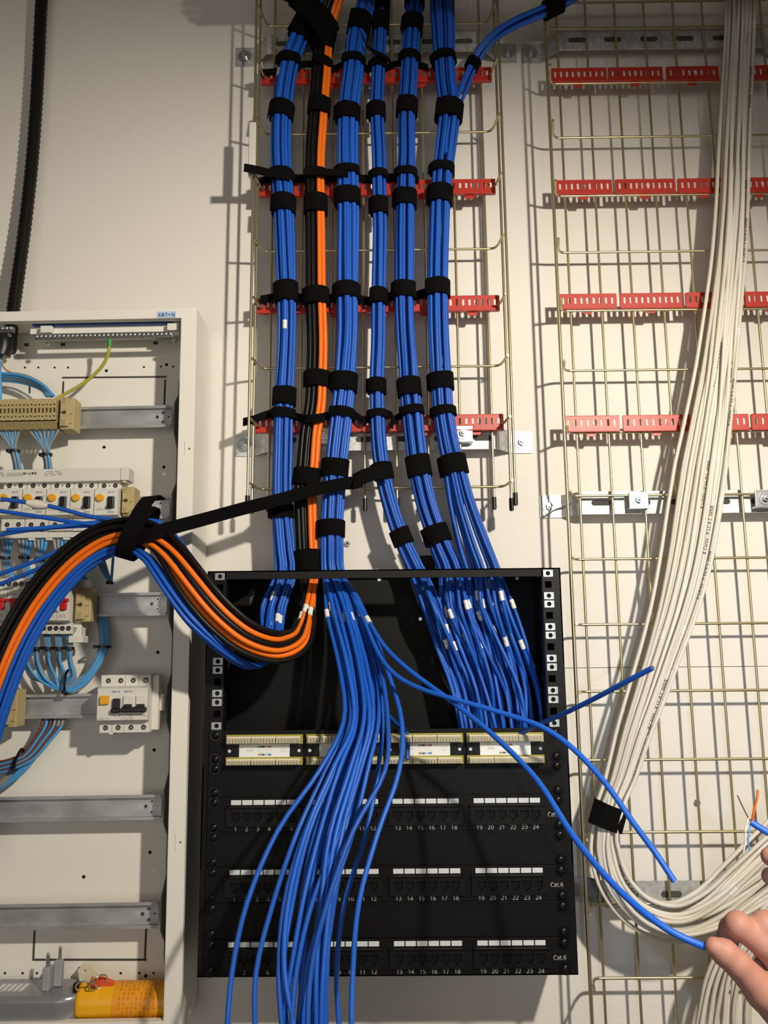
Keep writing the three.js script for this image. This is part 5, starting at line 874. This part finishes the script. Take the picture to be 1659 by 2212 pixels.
// ================================================================ the hand
function skinMesh(chains, half, c, res) {              // chains of [point, radius]; smooth union of tapered capsules
  const mc = new MarchingCubes(res, M.skin, false, false, 200000); mc.isolation = 0;
  const segs = []; for (const ch of chains) for (let i = 0; i < ch.length - 1; i++) segs.push([ch[i][0], ch[i][1], ch[i + 1][0], ch[i + 1][1], ch.k ?? 0.004]);
  const p = new V3(), ab = new V3(), ap = new V3();
  for (let z = 0; z < res; z++) for (let y = 0; y < res; y++) for (let x = 0; x < res; x++) {
    p.set((x - res / 2) / (res / 2), (y - res / 2) / (res / 2), (z - res / 2) / (res / 2)).multiplyScalar(half).add(c);
    let d = 1; for (const [a, ra, b, rb, k] of segs) { ab.copy(b).sub(a); ap.copy(p).sub(a); const t = Math.max(0, Math.min(1, ap.dot(ab) / ab.lengthSq())); const e = ap.addScaledVector(ab, -t).length() - lerp(ra, rb, t); const h = Math.max(0, k - Math.abs(d - e)) / k; d = Math.min(d, e) - h * h * k * 0.25; }
    mc.field[x + y * res + z * res * res] = -d;
  }
  mc.update();
  const n = mc.count, g = new THREE.BufferGeometry();
  g.setAttribute('position', new THREE.BufferAttribute(mc.positionArray.slice(0, n * 3), 3)); g.setAttribute('normal', new THREE.BufferAttribute(mc.normalArray.slice(0, n * 3), 3));
  g.scale(half, half, half).translate(c.x, c.y, c.z);
  const uv = new Float32Array(n * 2), q = g.attributes.position; for (let i = 0; i < n; i++) { uv[2 * i] = q.getX(i) * 8; uv[2 * i + 1] = q.getY(i) * 8; } g.setAttribute('uv', new THREE.BufferAttribute(uv, 2));
  return g;
}
{
  const A = (px, py, z) => at(px, py, z), person = thing('person', 'bare hand reaching in at the lower right, pinching the long blue cable', 'person');
  const ch = (k, ...l) => { const r = l.map(([x, y, z, rad]) => [A(x, y, z), rad]); r.k = k; return r; };
  const thumb = ch(0.004, [1715, 2212, .545, .0175], [1648, 2142, .552, .0145], [1594, 2083, .556, .0110], [1565, 2058, .556, .0106], [1543, 2045, .556, .0078]);
  const index = ch(0.004, [1698, 2084, .545, .0145], [1654, 2042, .548, .0115], [1594, 1998, .546, .0106], [1580, 2008, .535, .0098], [1570, 2032, .527, .0088], [1560, 2048, .525, .0072]);
  const middle = ch(0.006, [1735, 2070, .540, .0150], [1695, 2036, .545, .0118], [1652, 1998, .545, .0106], [1642, 2008, .533, .0096], [1636, 2028, .523, .0084], [1640, 2046, .518, .007]);
  const ring_ = ch(0.005, [1790, 2075, .532, .0130], [1755, 2015, .540, .0105], [1716, 1986, .540, .0098], [1706, 1998, .528, .009], [1702, 2022, .518, .0078]);
  const pinky = ch(0.005, [1835, 2085, .522, .0115], [1808, 2025, .530, .009], [1775, 1998, .530, .0083], [1766, 2010, .520, .0076], [1764, 2030, .513, .0066]);
  const palm = [ch(0.010, [1698, 2084, .545, .0150], [1790, 2240, .535, .021]), ch(0.008, [1655, 2098, .530, .0125], [1730, 2150, .534, .019]), ch(0.012, [1735, 2070, .540, .0150], [1815, 2235, .530, .020]), ch(0.012, [1790, 2075, .532, .0135], [1840, 2230, .525, .018]), ch(0.012, [1835, 2085, .522, .012], [1862, 2225, .518, .017]), ch(0.012, [1712, 2205, .545, .0175], [1800, 2270, .532, .021]), ch(0.01, [1690, 2150, .540, .013], [1760, 2160, .532, .016]), ch(0.014, [1815, 2240, .528, .024], [1910, 2400, .52, .027])];
  part('hand', skinMesh([...palm, thumb, index, middle, ring_, pinky], 0.115, A(1730, 2150, .535), 116), M.skin, person);
  // the other hand, holding the stripped cable, only its fingertips in the picture
  const f1 = ch(0.004, [1840, 1960, .53, .013], [1760, 1900, .535, .0105], [1690, 1862, .533, .0095], [1664, 1850, .526, .0082]), f2 = ch(0.004, [1850, 2010, .525, .013], [1770, 1935, .53, .0105], [1700, 1902, .528, .0095], [1665, 1893, .52, .008]), f3 = ch(0.006, [1900, 1900, .515, .014], [1800, 1800, .535, .011], [1735, 1790, .532, .0095], [1700, 1800, .528, .008]);
  const f4 = ch(0.004, [1870, 2050, .515, .012], [1800, 1975, .522, .0095], [1745, 1940, .52, .0085], [1715, 1930, .514, .0072]), f5 = ch(0.004, [1890, 2080, .505, .0105], [1830, 2015, .512, .0085], [1785, 1985, .51, .0078], [1762, 1975, .505, .0066]);
  const p2 = [ch(0.012, [1840, 1960, .53, .0145], [1960, 2040, .515, .02]), ch(0.012, [1850, 2010, .525, .0145], [1965, 2070, .51, .02]), ch(0.012, [1870, 2050, .515, .013], [1970, 2100, .505, .018]), ch(0.012, [1890, 2080, .505, .012], [1975, 2120, .50, .017]), ch(0.012, [1900, 1900, .515, .016], [1970, 2030, .508, .021]), ch(0.014, [1970, 2070, .508, .024], [2080, 2150, .50, .027])];
  part('hand', skinMesh([...p2, f1, f2, f3, f4, f5], 0.1, A(1830, 1980, .52), 100), M.skin, person);
}

// ================================================================ shadows, draw
scene.traverse(o => { if (o.isMesh) { o.castShadow = true; o.receiveShadow = true; } if (o.isSpotLight) { o.castShadow = true; o.shadow.mapSize.set(2048, 2048); o.shadow.camera.near = 0.02; } });
scene.traverse(o => { if (o.isMesh && (o.name === 'lamp_glass' || o.name === 'unseen_window_pane')) o.castShadow = false; });
renderer.render(scene, camera);
